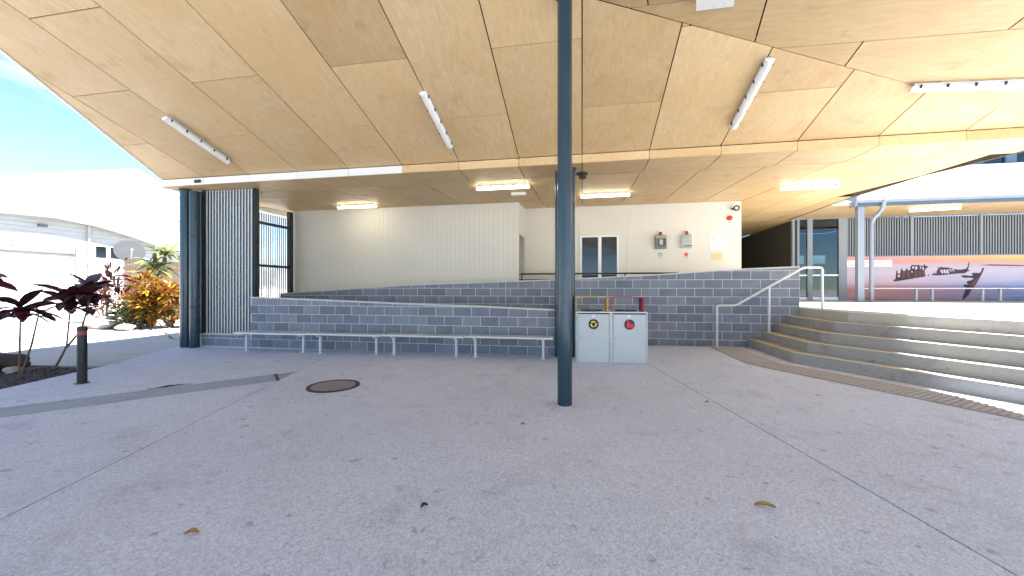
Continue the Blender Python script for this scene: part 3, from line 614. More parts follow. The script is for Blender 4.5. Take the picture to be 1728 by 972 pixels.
for x0, x1, kind in ((.034,.586,'y'),(.656,1.226,'r')):
    d = part('door', brot(G().cbox(x0,x1,-.006,.028,.024,.894,.004)), M['bin_grey'], bn, smooth=False); cx = (x0+x1)/2; cz = .715
    part('decal_disc', brot(disc(cx, cz, -.0065, .094)), M['black'], d, smooth=False)
    if kind == 'y':
        for k in range(3):
            a0 = k*2*PI/3+PI/2; rot = lambda x, z: (cx+x*math.cos(a0)-z*math.sin(a0), cz+x*math.sin(a0)+z*math.cos(a0))
            band = [rot(x,z) for x, z in ((-.010+.04,-.034),(.040,.0),(.056,.014),(.060,-.006),(.052,-.04),(.034,-.047))]
            arr = [rot(x,z) for x, z in ((.052,.026),(.066,-.006),(.036,.044),(.012,.050),(.018,.020),(.034,.028))]
            arc = [rot(.058*math.cos(t),.058*math.sin(t)) for t in [(-.62+.2*i) for i in range(7)]]+[rot(.034*math.cos(t),.034*math.sin(t)) for t in [(-.62+.2*i) for i in range(6,-1,-1)]]
            part('arrow', brot(flat(arc, -.0096)), M['yellow'], d, smooth=False)
            tip = [rot(.024*math.cos(.60),.024*math.sin(.60)), rot(.070*math.cos(.60),.070*math.sin(.60)), rot(.046*math.cos(1.12),.046*math.sin(1.12))]
            part('arrow_head', brot(flat(tip, -.0097)), M['yellow'], d, smooth=False)
    else:
        bag = [(-.046,-.058),(-.004,-.066),(.004,.0),(.002,.03),(-.010,.048),(-.006,.074),(-.020,.066),(-.034,.076),(-.032,.05),(-.050,.02)]
        part('rubbish_bag', brot(flat([(cx+x,cz+z) for x, z in bag], -.0096)), M['red'], d, smooth=False)
        ap = [(.008+.030+.030*math.cos(t)*(1.0+.05*math.cos(2*t)), -.022+.046*math.sin(t)) for t in [2*PI*i/18 for i in range(18)]]
        part('food_scrap', brot(flat([(cx+x,cz+z) for x, z in ap], -.0099)), M['red'], d, smooth=False)
        part('scrap_line', brot(flat([(cx+.012,cz+.02),(cx+.016,cz+.022),(cx+.03,cz+.045),(cx+.026,cz+.046)], -.0125)), M['black'], d, smooth=False)
    for t in range(4):
        a = t*PI/2; part('decal_notch', brot(disc(cx+.094*math.cos(a), cz+.094*math.sin(a), -.0097, .008, 10)), M['bin_grey'], d, smooth=False)
    part('finger_pull', brot(disc(cx-.003, .862, -.0065, .024, 16, .004)), M['white'], d, smooth=False)
    part('lock', brot(disc(x0+.045, .46, -.0065, .009, 12, .003)), M['black'], d, smooth=False)
    for z in (.14,.46,.78): part('hinge', brot(G().cyl(x1+.003,-.006,z,z+.05,.006,8)), M['bin_grey'], d, smooth=False)
for x0, x1, m, lab in ((.006,.60,'ochre','yellow hood'),(.635,1.235,'maroon','red hood')):
    hd = thing_part = part('hood', G(), None, bn, label=lab) if False else None
    n = 12; outer = []; inner = []
    for i in range(n+1):
        t = i/n; x = x0+(x1-x0)*t; z = 1.19+.024*math.sin(PI*t); outer.append((x,z)); inner.append((x,z-.012))
    gq = G(); gq.loft([[(x,.08,z) for x, z in outer+inner[::-1]], [(x,.60,z) for x, z in outer+inner[::-1]]])
    hdo = part('hood', brot(gq), M[m], bn, label=lab)
    part('side_panel', brot(G().cbox(x0+.002,x0+.014,.10,.14,.938,1.19,.003).cbox(x0+.002,x0+.014,.54,.58,.938,1.19,.003)), M[m], hdo, smooth=False)
    part('side_panel', brot(G().cbox(x1-.040,x1-.012,.10,.46,.938,1.19,.003)), M[m], hdo, smooth=False)
    op = part('bin_mouth', brot(G().loft([[((x0+x1)/2+.20*math.cos(2*PI*i/24), .34+.20*math.sin(2*PI*i/24), z) for i in range(24)] for z in (.941,.958)])), M['black'], bn)

# ------------------------------------------------------------------ lights on the ceilings
def batten(p, q, down, lit, label, clips=5, w=.055):
    p, q = Vector(p), Vector(q); e = (q-p).normalized(); n = Vector(down); n = (n-e*n.dot(e)).normalized(); sd = e.cross(n).normalized(); L = (q-p).length
    t = thing('batten_light', label, 'light', tuple((p+q)/2), 'fluorescent batten lights')
    def bar(a, b, prof, name, mat, par):
        return part(name, G().loft([[tuple(p+e*a+sd*x+n*y) for x, y in prof], [tuple(p+e*b+sd*x+n*y) for x, y in prof]]), M[mat], par)
    bar(.02, L-.02, [(-.05,.004),(.05,.004),(.05,.05),(-.05,.05)], 'base_tray', 'galv', t)
    prof = [(w*1.05*math.cos(a), .052+.055*max(0,math.sin(a))) for a in [PI*i/10 for i in range(11)]]
    bar(0, L, prof, 'diffuser', 'lamp_on' if lit else 'lamp_off', t)
    for k in range(clips):
        a = .08+(L-.18)*k/(clips-1); bar(a, a+.022, [(-.068,.03),(-.05,.03),(-.05,.075),(-.068,.075)], 'clip', 'dark_steel', t); bar(a, a+.022, [(.05,.03),(.068,.03),(.068,.075),(.05,.075)], 'clip', 'dark_steel', t)
    return t
dn = (0,-.307,-1)
for u, lb in ((-7.33,'unlit batten light on the sloping ceiling nearest the open sky edge'),(-2.44,'unlit batten light on the sloping ceiling left of the tall column'),(2.46,'unlit batten light on the sloping ceiling right of the tall column')):
    batten((u,5.66,ZM(u,5.66)-.002),(u,6.92,ZM(u,6.92)-.002), dn, False, lb)
w2 = Vector((1,-.252)).normalized(); a = Vector((4.57,6.36)); b = a+w2*1.27
batten((a.x,a.y,ZR(*a)-.002),(b.x,b.y,ZR(*b)-.002),(-.15,.07,-1), False, 'unlit batten light by the ceiling crease at the right edge of the picture')
for (u0, u1, v, lb) in ((-7.2,-5.98,10.45,'lit batten light over the boarded wall beside the slat screen'),(-2.43,-1.20,8.76,'lit batten light on the soffit just left of the tall column'),(-.03,1.20,10.31,'lit batten light on the soffit above the two-pane window'),(4.77,6.0,10.38,'lit batten light on the soffit nearest the right eave')):
    batten((u0,v,ZB(u0,v)-.003),(u1,v,ZB(u1,v)-.003),(0,0,-1), True, lb)
batten((5.2,18.2,3.957),(6.42,18.2,3.957),(0,0,-1), True, 'lit batten light deep in the corridor past the cream wall corner')
def cbx(name, label, cat, x, y, ztop, sx, sy, sz, mat):
    return solo(name, G().cbox(x-sx/2,x+sx/2,y-sy/2,y+sy/2,ztop-sz,ztop-.002,.012), M[mat], label, cat, (x,y,ztop-sz), smooth=False)
cbx('emergency_light', 'small white emergency light on the soffit above the boarded wall corner', 'light', -1.60, 9.75, ZB(0,9.75), .38,.11,.075,'white')
cbx('emergency_light', 'small white emergency light below the batten nearest the right eave', 'light', 5.35, 10.62, ZB(0,10.62), .34,.12,.07,'white')
sp = thing('ceiling_sensor', 'dark round sensor hanging from the soffit beside the column', 'sensor', (0,8.12,3.75))
part('plate', G().cyl(0,8.12,3.725,3.748,.12,24), M['dark_steel'], sp); part('drum', G().cyl(.01,8.12,3.64,3.724,.075,24), M['dark_steel'], sp)
tr = thing('ceiling_fixture', 'white box fixture on the ceiling at the top edge of the picture', 'light', (1.45,4.5,4.6))
part('housing', G().slab([(1.28,4.70,ZR(1.28,4.70)-.09),(1.64,4.61,ZR(1.64,4.61)-.09),(1.34,3.42,ZR(1.34,3.42)-.09),(.98,3.51,ZR(.98,3.51)-.09)], (0,0,.085)), M['lamp_off'], tr, smooth=False)
solo('fascia_sensor', G().cbox(-8.78,-8.62,7.40,7.434,3.79,3.86,.006), M['black'], 'small black sensor box on the light-whitened fascia above the slat screen', 'sensor', (-8.7,7.42,3.79), smooth=False)

# ------------------------------------------------------------------ items on the cream wall right of the column
YW = 12.498
def text(s_, size, x, y, z, mat, parent, align='LEFT'):
    cu = bpy.data.curves.new('lettering','FONT'); cu.body = s_; cu.size = size; cu.align_x = align; cu.extrude = .0008
    o = bpy.data.objects.new('tmp', cu); C.objects.link(o); dg = bpy.context.evaluated_depsgraph_get(); me = bpy.data.meshes.new_from_object(o.evaluated_get(dg)); bpy.data.objects.remove(o)
    me.materials.clear(); me.materials.append(mat); p = bpy.data.objects.new('lettering', me); C.objects.link(p); p.parent = parent; p.location = Vector((x,y,z))-BASE[parent.name]; p.rotation_euler = (PI/2,0,0); return p
def wallbox(x, z, label, dark):
    t = thing('alarm_box', label, 'alarm box', (x,YW,z-.21))
    part('back_case', G().cbox(x-.165,x+.165,YW-.10,YW-.001,z-.215,z+.20,.012), M['white'] if not dark else M['grey_trim'], t, smooth=False)
    part('cover', G().cbox(x-.155,x+.155,YW-.13,YW-.102,z-.205,z+.19,.01), M['clear'], t, smooth=False)
    if dark:
        part('device', G().cbox(x-.09,x+.13,YW-.119,YW-.101,z-.15,z+.09,.006), M['black'], t, smooth=False); part('device_label', G().box(x-.045,x+.055,YW-.1265,YW-.1195,z-.10,z+.06), M['white'], t, smooth=False)
        part('label_strip', G().box(x-.13,x+.13,YW-.119,YW-.101,z+.10,z+.18), M['brass'], t, smooth=False)
    else:
        part('panel', G().box(x-.13,x+.13,YW-.119,YW-.101,z-.12,z+.16), M['bright_white'], t, smooth=False); part('panel_slot', G().box(x-.10,x+.13,YW-.122,YW-.1185,z-.16,z-.135), M['black'], t, smooth=False)
        for k, (a, b) in enumerate(((-.09,.02),(-.02,.10),(.03,.11),(-.05,.10))): part('print_line', G().box(x+a,x+b,YW-.1225,YW-.1195,z+.11-k*.05,z+.118-k*.05), M['ink'], t, smooth=False)
    part('beacon', G().cyl(x+.0,YW-.07,z+.205,z+.30,.04,18), M['dark_red'], t); part('beacon_cap', G().cyl(x,YW-.07,z+.30,z+.33,.036,18,.028), M['white'], t)
wallbox(2.37, 2.79, 'left alarm box with dark device inside and red beacon on cream wall', True)
wallbox(3.12, 2.79, 'right pale alarm box with printed panel and red beacon on cream wall', False)
t = thing('safety_sign', 'small green sign with white heart shape under the left alarm box', 'sign', (2.37,YW,2.3))
part('plate', G().box(2.32,2.42,YW-.006,YW,2.30,2.45), M['green'], t, smooth=False)
part('symbol', flat([(2.37+.030*math.cos(a)*(1),2.392+.030*math.sin(a)) for a in [2*PI*i/14 for i in range(14)]], YW-.0065), M['bright_white'], t, smooth=False); part('print_line', G().box(2.335,2.405,YW-.008,YW-.0062,2.312,2.345), M['bright_white'], t, smooth=False)
t = thing('safety_sign', 'small orange-red sign under the right alarm box', 'sign', (3.12,YW,2.3))
part('plate', G().box(3.07,3.17,YW-.006,YW,2.30,2.45), M['orange'], t, smooth=False); part('symbol', flat([(3.09,2.37),(3.15,2.375),(3.152,2.41),(3.12,2.405),(3.10,2.43),(3.088,2.425)], YW-.0065), M['dark_red'], t, smooth=False); part('print_line', G().box(3.085,3.155,YW-.008,YW-.0062,2.312,2.335), M['bright_white'], t, smooth=False)
t = thing('notice_board', 'white printed notice on the cream wall near the corner', 'sign', (4.02,YW,2.52))
part('board', G().box(3.78,4.255,YW-.010,YW,2.525,2.925), M['bright_white'], t, smooth=False)
part('logo', flat([(3.905+.034*math.cos(a),2.875+.030*math.sin(a)) for a in [2*PI*i/16 for i in range(16)]], YW-.0105), M['ink'], t, smooth=False); part('logo', flat([(3.905+.02*math.cos(a),2.875+.018*math.sin(a)) for a in [2*PI*i/16 for i in range(16)]], YW-.013), M['bright_white'], t, smooth=False)
for k, (a, b) in enumerate(((3.96,4.16),(3.84,4.18),(3.84,4.12),(3.84,4.20),(3.84,4.20),(3.84,4.15),(3.84,4.19))): part('print_line', G().box(a,b,YW-.0115,YW-.0102,2.87-k*.048,2.878-k*.048), M['ink'], t, smooth=False)
t = thing('wall_plaque', 'pale brass plaque below the white notice on the cream wall', 'plaque', (3.99,YW,2.2))
part('plate', G().cbox(3.845,4.14,YW-.012,YW,2.205,2.425,.004), M['brass'], t, smooth=False)
for k in range(5): part('print_line', G().box(3.88,4.10-.02*(k%2),YW-.0135,YW-.0122,2.38-k*.034,2.385-k*.034), M['ink'], t, smooth=False)
t = thing('wall_camera', 'round grey security camera high on the cream wall corner', 'camera', (4.48,YW,3.74))
part('bracket', G().cyl(4.40,YW-.05,3.70,3.74,.03,12).tube([(4.40,YW,3.73),(4.40,YW-.10,3.72),(4.47,YW-.13,3.72)], .018, 8), M['dark_steel'], t)
dg_ = (Vector((-.2,-1,-.15))).normalized(); c_ = Vector((4.48,YW-.12,3.73))
part('body', G().tube([c_-dg_*.03,c_+dg_*.06], [.075,.085], 20), M['dark_steel'], t); part('lens', G().tube([c_+dg_*.061,c_+dg_*.07], [.042,.036], 16), M['white'], t)
t = thing('fire_bell', 'red fire bell with printed plate under the wall camera', 'bell', (4.337,YW,3.35))
part('bell', G().loft([[(4.337+r*math.cos(2*PI*i/20), YW-y, 3.455+r*math.sin(2*PI*i/20)) for i in range(20)] for r, y in ((.075,.01),(.075,.045),(.055,.07),(.02,.08))]), M['red'], t)
part('plate', G().box(4.26,4.42,YW-.008,YW,3.30,3.36), M['white'], t, smooth=False); part('print_line', G().box(4.28,4.40,YW-.010,YW-.0082,3.32,3.342), M['orange'], t, smooth=False)

# ------------------------------------------------------------------ right-hand building with glass entry, slats, mural
VB = 16.5
rb = thing('entry_building', 'grey entry building with glass doors, slat wall and pale roof at right', 'building', (11,VB,.92))
part('corridor_wall', G().box(8.03,8.15,16.62,25,.9,3.955), M['charcoal'], rb, smooth=False)
cb = mk(G().cbox(-.012,0,0,.145,0,2.98,.003), 'cladding_board', M['charcoal'], False)
for i in range(55): piece('cladding_board', cb, rb, (8.029,16.62+i*.148,.95))
part('end_wall', G().box(4.6,8.03,24.9,25,.9,3.96), M['charcoal'], rb, smooth=False)
for a, b in ((7.93,8.02),(8.10,8.175),(8.45,8.62),(9.50,9.77)): part('mullion', G().box(a,b,VB-.05,VB+.06,.921,4.015), M['grey_trim'], rb, smooth=False)
part('head_beam', G().box(7.93,9.77,VB-.048,VB+.058,3.98,4.016), M['grey_trim'], rb, smooth=False)
for a, b in ((8.176,8.449),(8.621,9.499)):
    part('transom', G().box(a,b,VB-.03,VB+.03,.922,1.02).box(a,b,VB-.03,VB+.03,1.83,1.88), M['alu'], rb, smooth=False)
    part('glass_pane', G().box(a,b,VB-.004,VB+.004,1.021,1.829).box(a,b,VB-.004,VB+.004,1.881,3.979), M['glass'], rb, smooth=False)
# interior behind the glass: dark room, back windows added in place of reflections
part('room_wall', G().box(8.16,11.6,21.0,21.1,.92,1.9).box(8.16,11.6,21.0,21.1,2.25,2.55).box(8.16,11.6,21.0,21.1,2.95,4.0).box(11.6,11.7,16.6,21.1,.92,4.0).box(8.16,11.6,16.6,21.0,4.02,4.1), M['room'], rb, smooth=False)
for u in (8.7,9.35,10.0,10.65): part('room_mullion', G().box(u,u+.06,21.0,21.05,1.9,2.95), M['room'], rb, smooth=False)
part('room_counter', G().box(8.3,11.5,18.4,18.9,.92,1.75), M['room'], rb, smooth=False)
# mural wall and slats
part('mural_wall', G().box(9.77,26,VB+.02,VB+.12,.92,2.535), M['grey_trim'], rb, smooth=False)
part('slat_frame', G().box(9.77,26,VB-.02,VB+.06,3.995,4.016).box(9.77,26,VB-.02,VB+.06,2.537,2.565), M['grey_trim'], rb, smooth=False)
part('slat_gap_shade', G().box(9.77,26,VB+.36,VB+.4,2.5,4.02), M['black'], rb, smooth=False)  # black stands in for the unlit space behind the slats
for u in (11.83,13.95,16.1,18.2,20.3): part('slat_mullion', G().box(u,u+.07,VB-.03,VB+.05,2.566,3.994), M['grey_trim'], rb, smooth=False)
s3 = mk(G().cbox(-.019,.019,-.006,.006,0,1.428,.002), 'slat', M['grey_trim'], False)
i = 0
while 9.83+i*.081 < 20: piece('slat', s3, rb, (9.83+i*.081,VB+.01,2.566)); i += 1
# soffit, gutter, roof
x = 7.72
while x < 26:
    part('soffit_panel', G().box(x+.004,min(x+2.4,26)-.004,14.06,16.75,4.02,4.035), M['plyU'], rb, smooth=False); x += 2.4
part('eave_beam', G().box(8.6,26,13.98,14.06,3.965,4.13), M['blue_steel'], rb, smooth=False)
part('gutter', G().loft([[(u,y,z) for y, z in ((13.97,4.135),(13.97,4.235),(13.83,4.255),(13.80,4.235),(13.80,4.16),(13.84,4.135))] for u in (8.52,26)]), M['roof_white'], rb, smooth=False)
x = 9.3
while x < 20: part('gutter_bracket', G().box(x,x+.03,13.79,13.80,4.14,4.26), M['galv'], rb, smooth=False); x += 1.15
rg = G(); n = 0; x = 8.5; prev = None; vs_ = []
while x < 26:                                  # corrugated sheet
    for dx, h in ((0,0),(.045,0),(.06,.028),(.10,.028),(.115,0)): vs_.append((x+dx,h))
    x += .19
rg.loft([[(a,13.86,4.27+h) for a, h in vs_], [(a,18.2,6.14+h) for a, h in vs_]], close=False, caps=False)
part('roof', rg, M['roof_white'], rb, smooth=False, fix=False)
part('roof_core', G().add([(8.5,13.9,4.05),(26,13.9,4.05),(26,18.2,5.95),(8.5,18.2,5.95),(8.5,13.9,4.25),(26,13.9,4.25),(26,18.2,6.11),(8.5,18.2,6.11)], [(3,2,1,0),(4,5,6,7),(0,1,5,4),(1,2,6,5),(2,3,7,6),(3,0,4,7)]), M['grey_trim'], rb, smooth=False)
part('roof_flashing', G().box(8.5,26,18.1,18.3,6.13,6.2), M['roof_white'], rb, smooth=False)
cl_ = part('clerestory', G().box(8.5,26,18.6,18.8,5.9,6.35).box(8.5,26,18.55,18.8,6.95,7.25), M['blue_steel'], rb, smooth=False)
for k in range(9): part('clerestory_post', G().box(9.0+k*1.9,9.35+k*1.9,18.6,18.75,6.35,6.95), M['blue_steel'], cl_, smooth=False)
part('clerestory_glass', G().box(8.5,26,18.68,18.69,6.351,6.949), M['glass'], cl_, smooth=False)
part('post', G().box(8.68,8.86,14.10,14.24,.92,3.964), M['grey_trim'], rb, smooth=False)
part('post_bracket', G().box(8.52,9.0,13.985,14.25,3.967,4.12), M['grey_trim'], rb, smooth=False)
part('downpipe', G().tube(bend([(9.12,14.2,.921),(9.12,14.2,3.55),(9.28,14.0,3.82),(9.28,13.9,4.14)], .14), .06, 16), M['grey_trim'], rb)
batten((10.75,15.0,4.017),(11.95,14.75,4.017),(0,0,-1), True, 'lit batten light under the eave of the right-hand entry building', w=.05)
# hedge added beyond the room in place of greenery reflected in the glass
shrub('hedge', 'added green hedge standing in for greenery reflected in the entry glass', (11.2,23.2,.9), 3.2,.7,1.7, 1500, 'green_leaf', 61, (.2,.4))
# mural
def mural_mat():
    t = NT('sunset_print', .45); p = t.pos(obj=True); sx = t.n.new('ShaderNodeSeparateXYZ'); t.l.new(p, sx.inputs[0])
    wv = t.noise(t.pos((.55,1,5), obj=True), 1.6, 5, .6, .4); wv2 = t.noise(t.pos((.8,1,9), obj=True), 2.2, 4, .6)
    mz = t.n.new('ShaderNodeMapRange'); t.l.new(sx.outputs['Z'], mz.inputs[0]); mz.inputs[1].default_value = 0; mz.inputs[2].default_value = 1.6
    mu = t.n.new('ShaderNodeMapRange'); t.l.new(sx.outputs['X'], mu.inputs[0]); mu.inputs[1].default_value = 0; mu.inputs[2].default_value = 6.2
    left = t.ramp(mz.outputs[0], [(0,(.40,.20,.22)),(.10,(.50,.28,.28)),(.22,(.52,.20,.17)),(.40,(.62,.45,.50)),(.62,(.60,.52,.60)),(.80,(.52,.42,.50)),(.87,(.70,.25,.22)),(1,(.66,.33,.26))])
    rt = t.ramp(mz.outputs[0], [(0,(.12,.24,.45)),(.14,(.22,.24,.42)),(.28,(.22,.34,.58)),(.45,(.48,.50,.68)),(.66,(.58,.54,.64)),(.80,(.55,.42,.45)),(.86,(.72,.38,.16)),(.95,(.80,.52,.16)),(1,(.70,.52,.30))])
    c = t.mix(t.ramp(mu.outputs[0], [(.25,0.0),(.85,1.0)]), left, rt)
    c = t.mix(t.ramp(wv, [(.5,0.0),(.75,.35)]), c, (.70,.56,.60)); c = t.mix(t.ramp(wv2, [(.6,0.0),(.8,.25)]), c, (.24,.20,.30))
    t.col(t.mix(1.0, c, (.88,.84,.84), 'MULTIPLY')); return t.m
M['mural'] = mural_mat()
mu = thing('mural', 'long printed mural of a shipwreck on a sunset beach', 'mural', (9.75,VB,.94))
part('print_panel', G().box(9.76,26,VB-.012,VB+.015,.95,2.532), M['mural'], mu, smooth=False)
YM = VB-.0125
def mflat(name, pts, mat, k=0): part(name, flat([(x,z) for x, z in pts], YM-.0025*k, .002), M[mat], mu, smooth=False)
# pixel outlines of the printed wreck turned into the panel's own metres
def mp2(pts, ox=1500., oy=430., s=7.579):
    out = []
    for x, y in pts:
        px, py = ox+x/s, oy+y/s; a_, b_ = (px-864)/650., (486-py)/650.
        d = (-.17906+a_*.98384, .98384+a_*.17906); t_ = VB/d[1]; out.append((d[0]*t_, 1.37+b_*t_))
    return out
w1 = [(52,340),(60,318),(80,310),(92,200),(104,196),(108,235),(140,240),(148,190),(160,172),(178,205),(205,205),(215,180),(230,172),(240,200),(268,195),(272,150),(290,130),(372,132),(378,112),(386,140),(440,138),(455,118),(462,140),(498,150),(490,165),(470,172),(452,205),(446,185),(455,240),(468,275),(440,275),(420,285),(300,305),(200,322),(100,338)]
mflat('wreck_hull', mp2(w1), 'wreck')
for h in ([(108,262),(122,250),(138,258),(142,275),(125,288),(108,280)],[(292,150),(318,148),(310,180),(292,175)],[(325,150),(362,150),(355,188),(330,190)],[(392,150),(410,150),(402,185),(392,180)],[(420,152),(440,155),(446,190),(430,200)],[(282,212),(295,208),(302,220),(292,228),(282,222)]): mflat('wreck_gap', mp2(h), 'mural', 1)
for x in (160,222,318,372,420): mflat('wreck_rib', mp2([(x,215),(x+40,205),(x+44,295),(x+4,300)] if x < 372 else [(x,205),(x+34,200),(x+38,280),(x+2,285)]), 'wreck_red', 1)
mflat('wreck_stump', mp2([(492,272),(500,238),(508,272)]), 'wreck')
w2p = [(540,262),(545,245),(572,245),(566,198),(582,235),(602,238),(610,195),(630,180),(616,156),(650,165),(672,150),(690,162),(735,160),(790,170),(840,185),(900,190),(940,186),(985,175),(1000,155),(1018,90),(1028,88),(1015,165),(1005,190),(1038,206),(1000,212),(968,235),(900,238),(820,245),(700,258),(620,265)]
mflat('wreck_stern', mp2(w2p), 'wreck')
for x0 in (650,688,724,760,795): mflat('wreck_gap', mp2([(x0,200),(x0+20,182),(x0+44,225),(x0+38,238),(x0+22,240)] if x0 < 750 else [(x0,185),(x0+16,178),(x0+38,208),(x0+30,216)]), 'mural', 1)
w3 = [(930,575),(960,480),(985,415),(955,410),(950,378),(985,380),(1015,372),(985,355),(1000,335),(1050,325),(1080,300),(1010,292),(970,295),(915,278),(930,262),(985,262),(1040,268),(1075,262),(1045,245),(1080,230),(1160,232),(1180,200),(1190,168),(1215,165),(1200,210),(1160,290),(1110,380),(1060,440),(1020,510),(965,560)]
mflat('wreck_bow', mp2(w3), 'wreck')
mflat('wreck_planking', mp2([(1160,290),(1145,285),(1080,330),(1040,380),(1030,430),(1000,510),(1020,508),(1060,438),(1110,378)]), 'wreck_red', 1)
mflat('headland', mp2([(1130,132),(1300,122),(1500,126),(1728,132),(1728,144),(1500,142),(1300,138)]), 'wreck_red')
part('caption_card', G().box(9.78,11.25,VB-.017,VB-.0125,2.155,2.405), M['bright_white'], mu, smooth=False)
text('1st Flat our Valley, Memorial Days', .088, 9.90, VB-.0178, 2.30, M['ink'], mu); text('Being      by Tim Petersen', .088, 9.90, VB-.0178, 2.195, M['ink'], mu)
# benches before the mural
for (a, b, legs, lb) in ((9.9,12.05,(10.2,11.60),'left pale bench in front of the mural, behind the post'),(12.06,14.1,(12.08,13.55),'pale bench in front of the shipwreck bow of the mural'),(14.11,16.3,(14.05,15.8),'pale bench in front of the mural at the right picture edge')):
    t = thing('mural_bench', lb, 'bench', ((a+b)/2,16.0,.92), 'benches in front of the mural')
    part('seat', G().cbox(a,b,15.78,16.08,1.335,1.375,.008), M['alu'], t, smooth=False)
    for u in legs: part('leg', G().cbox(u-.03,u+.03,15.9,15.98,.921,1.335,.006), M['galv'], t, smooth=False)
# bins in the room
t = thing('wheelie_bin', 'navy wheelie bin standing behind the entry glass', 'bin', (9.45,17.6,.92))
part('tub', G().loft([[(9.45+sx*w_,17.6+sy*w_,z) for sx, sy in ((-1,-1),(1,-1),(1,1),(-1,1))] for z, w_ in ((.93,.22),(1.55,.28))]), M['navy'], t, smooth=False)
part('lid', G().loft([[(9.45+sx*w_,17.6+sy*w_,z) for sx, sy in ((-1,-1),(1,-1),(1,1),(-1,1))] for z, w_ in ((1.55,.30),(1.60,.30),(1.70,.16))]), M['navy'], t, smooth=False)
solo('lime_crate', G().cbox(9.6,10.4,18.45,18.8,1.752,1.90,.02), M['lime'], 'lime green crate on the counter behind the entry glass', 'crate', (10,18.6,1.752), smooth=False)

# ------------------------------------------------------------------ left background: garage with arched roof, gable shed
UF = -24.0
gar = thing('garage_building', 'white weatherboard garage with arched roof and roller door at left', 'building', (UF,14,-.1))
arch = [(2.5,2.9),(5,3.55),(7.5,4.15),(10,4.58),(12,4.80),(13.4,4.87),(15,4.72),(16.4,4.42),(17.7,4.05),(19.5,3.5),(21.5,2.85)]
def vquad(u, poly, th=-.2): return G().slab([(u,y,z) for y, z in poly], (th,0,0))
door_v0, door_v1, door_z = 6.0, 14.5, 3.22
part('wall', vquad(UF, [(2.5,-.3),(door_v0,-.3),(door_v0,door_z),(door_v1,door_z),(door_v1,-.3),(21.5,-.3)]+[(y,z-.18) for y, z in arch[::-1]]), M['toned_white'], gar, smooth=False)
wb = 0
for k in range(26):
    z = -.1+.19*k
    ys = [y for y in [2.6+.1*i for i in range(188)] if lerp(arch)(y)-.22 > z+.19]
    if not ys: continue
    a, b = ys[0], ys[-1]
    if z < door_z+.05 : part('weatherboard', G().box(UF+.001,UF+.022,door_v1+.13,b,z,z+.165), M['toned_white'], gar, smooth=False)
    else: part('weatherboard', G().box(UF+.001,UF+.022,a,b,z,z+.165), M['toned_white'], gar, smooth=False)
rd = part('roller_door', G().box(UF-.16,UF-.13,door_v0,door_v1,-.15,door_z), M['toned_white'], gar, smooth=False)
rbm = mk(G().cbox(0,.02,0,door_v1-door_v0,0,.085,.008), 'door_rib', M['toned_white'], False)
for k in range(29): piece('door_rib', rbm, rd, (UF-.13,door_v0,-.1+k*.11))
part('door_header', G().box(UF-.12,UF-.02,door_v0,door_v1,door_z-.22,door_z-.005), M['trim_shadow_grey'], gar, smooth=False)
part('door_trim', G().box(UF-.02,UF+.045,door_v1,door_v1+.12,-.1,door_z+.05), M['toned_white'], gar, smooth=False)
rfg = G(); rfg.loft([[(UF+.55,y,z) for y, z in arch]+[(UF+.55,y,z-.13) for y, z in arch[::-1]], [(-40,y,z) for y, z in arch]+[(-40,y,z-.13) for y, z in arch[::-1]]])
part('roof', rfg, M['toned_white'], gar, smooth=False)
part('eave_trim', G().loft([[(UF+.55,y,z-.14) for y, z in arch]+[(UF+.55,y,z-.34) for y, z in arch[::-1]], [(UF+.50,y,z-.14) for y, z in arch]+[(UF+.50,y,z-.34) for y, z in arch[::-1]]]), M['trim_shadow_grey'], gar, smooth=False)
for a, b in ((15.23,15.67),(15.85,16.28)):
    wi = part('window', G().box(UF+.02,UF+.06,a-.06,b+.06,2.82,2.88).box(UF+.02,UF+.06,a-.06,b+.06,3.47,3.53).box(UF+.02,UF+.06,a-.06,a,2.88,3.47).box(UF+.02,UF+.06,b,b+.06,2.88,3.47), M['toned_white'], gar, smooth=False)
    part('pane', G().box(UF+.023,UF+.03,a,b,2.88,3.47), M['glass_dark'], wi, smooth=False)
part('downpipe', G().tube([(UF+.09,14.95,-.1),(UF+.09,14.95,4.6)], .05, 10), M['toned_white'], gar)
part('trim_rail', G().box(UF+.022,UF+.05,14.62,20,2.42,2.47), M['trim_shadow_grey'], gar, smooth=False)
part('floodlight', G().box(UF+.02,UF+.2,13.15,13.4,4.12,4.24), M['trim_shadow_grey'], gar, smooth=False)
US = -36.0
shed = thing('gable_shed', 'big white gable-ended shed rising behind the arched garage', 'building', (US,25.4,0))
ap = (25.4,10.9); k_ = .365
part('gable_wall', vquad(US, [(8,7.63),(40,7.63),(40,ap[1]-k_*(40-ap[0])+0.0) if ap[1]-k_*(40-ap[0]) > 7.63 else (ap[0]+(ap[1]-7.63)/k_,7.64),ap,(ap[0]-(ap[1]-7.63)/k_,7.64)], -.3) if False else vquad(US, [(ap[0]-(ap[1]-7.63)/k_,7.63),(ap[0]+(ap[1]-7.63)/k_,7.63),ap], -.3), M['toned_white'], shed, smooth=False)
part('lower_wall', G().box(US-1.2,US-.75,16.2,34.6,-.2,7.8), M['toned_white'], shed, smooth=False)
ra = [(ap[0]-(ap[1]-7.3)/k_,7.3),ap,(ap[0]+(ap[1]-7.3)/k_,7.3)]
part('roof', G().loft([[(u,y,z+.02) for y, z in ra]+[(u,y,z+.2) for y, z in ra[::-1]] for u in (US+.3,-60)]), M['toned_white'], shed, smooth=False)
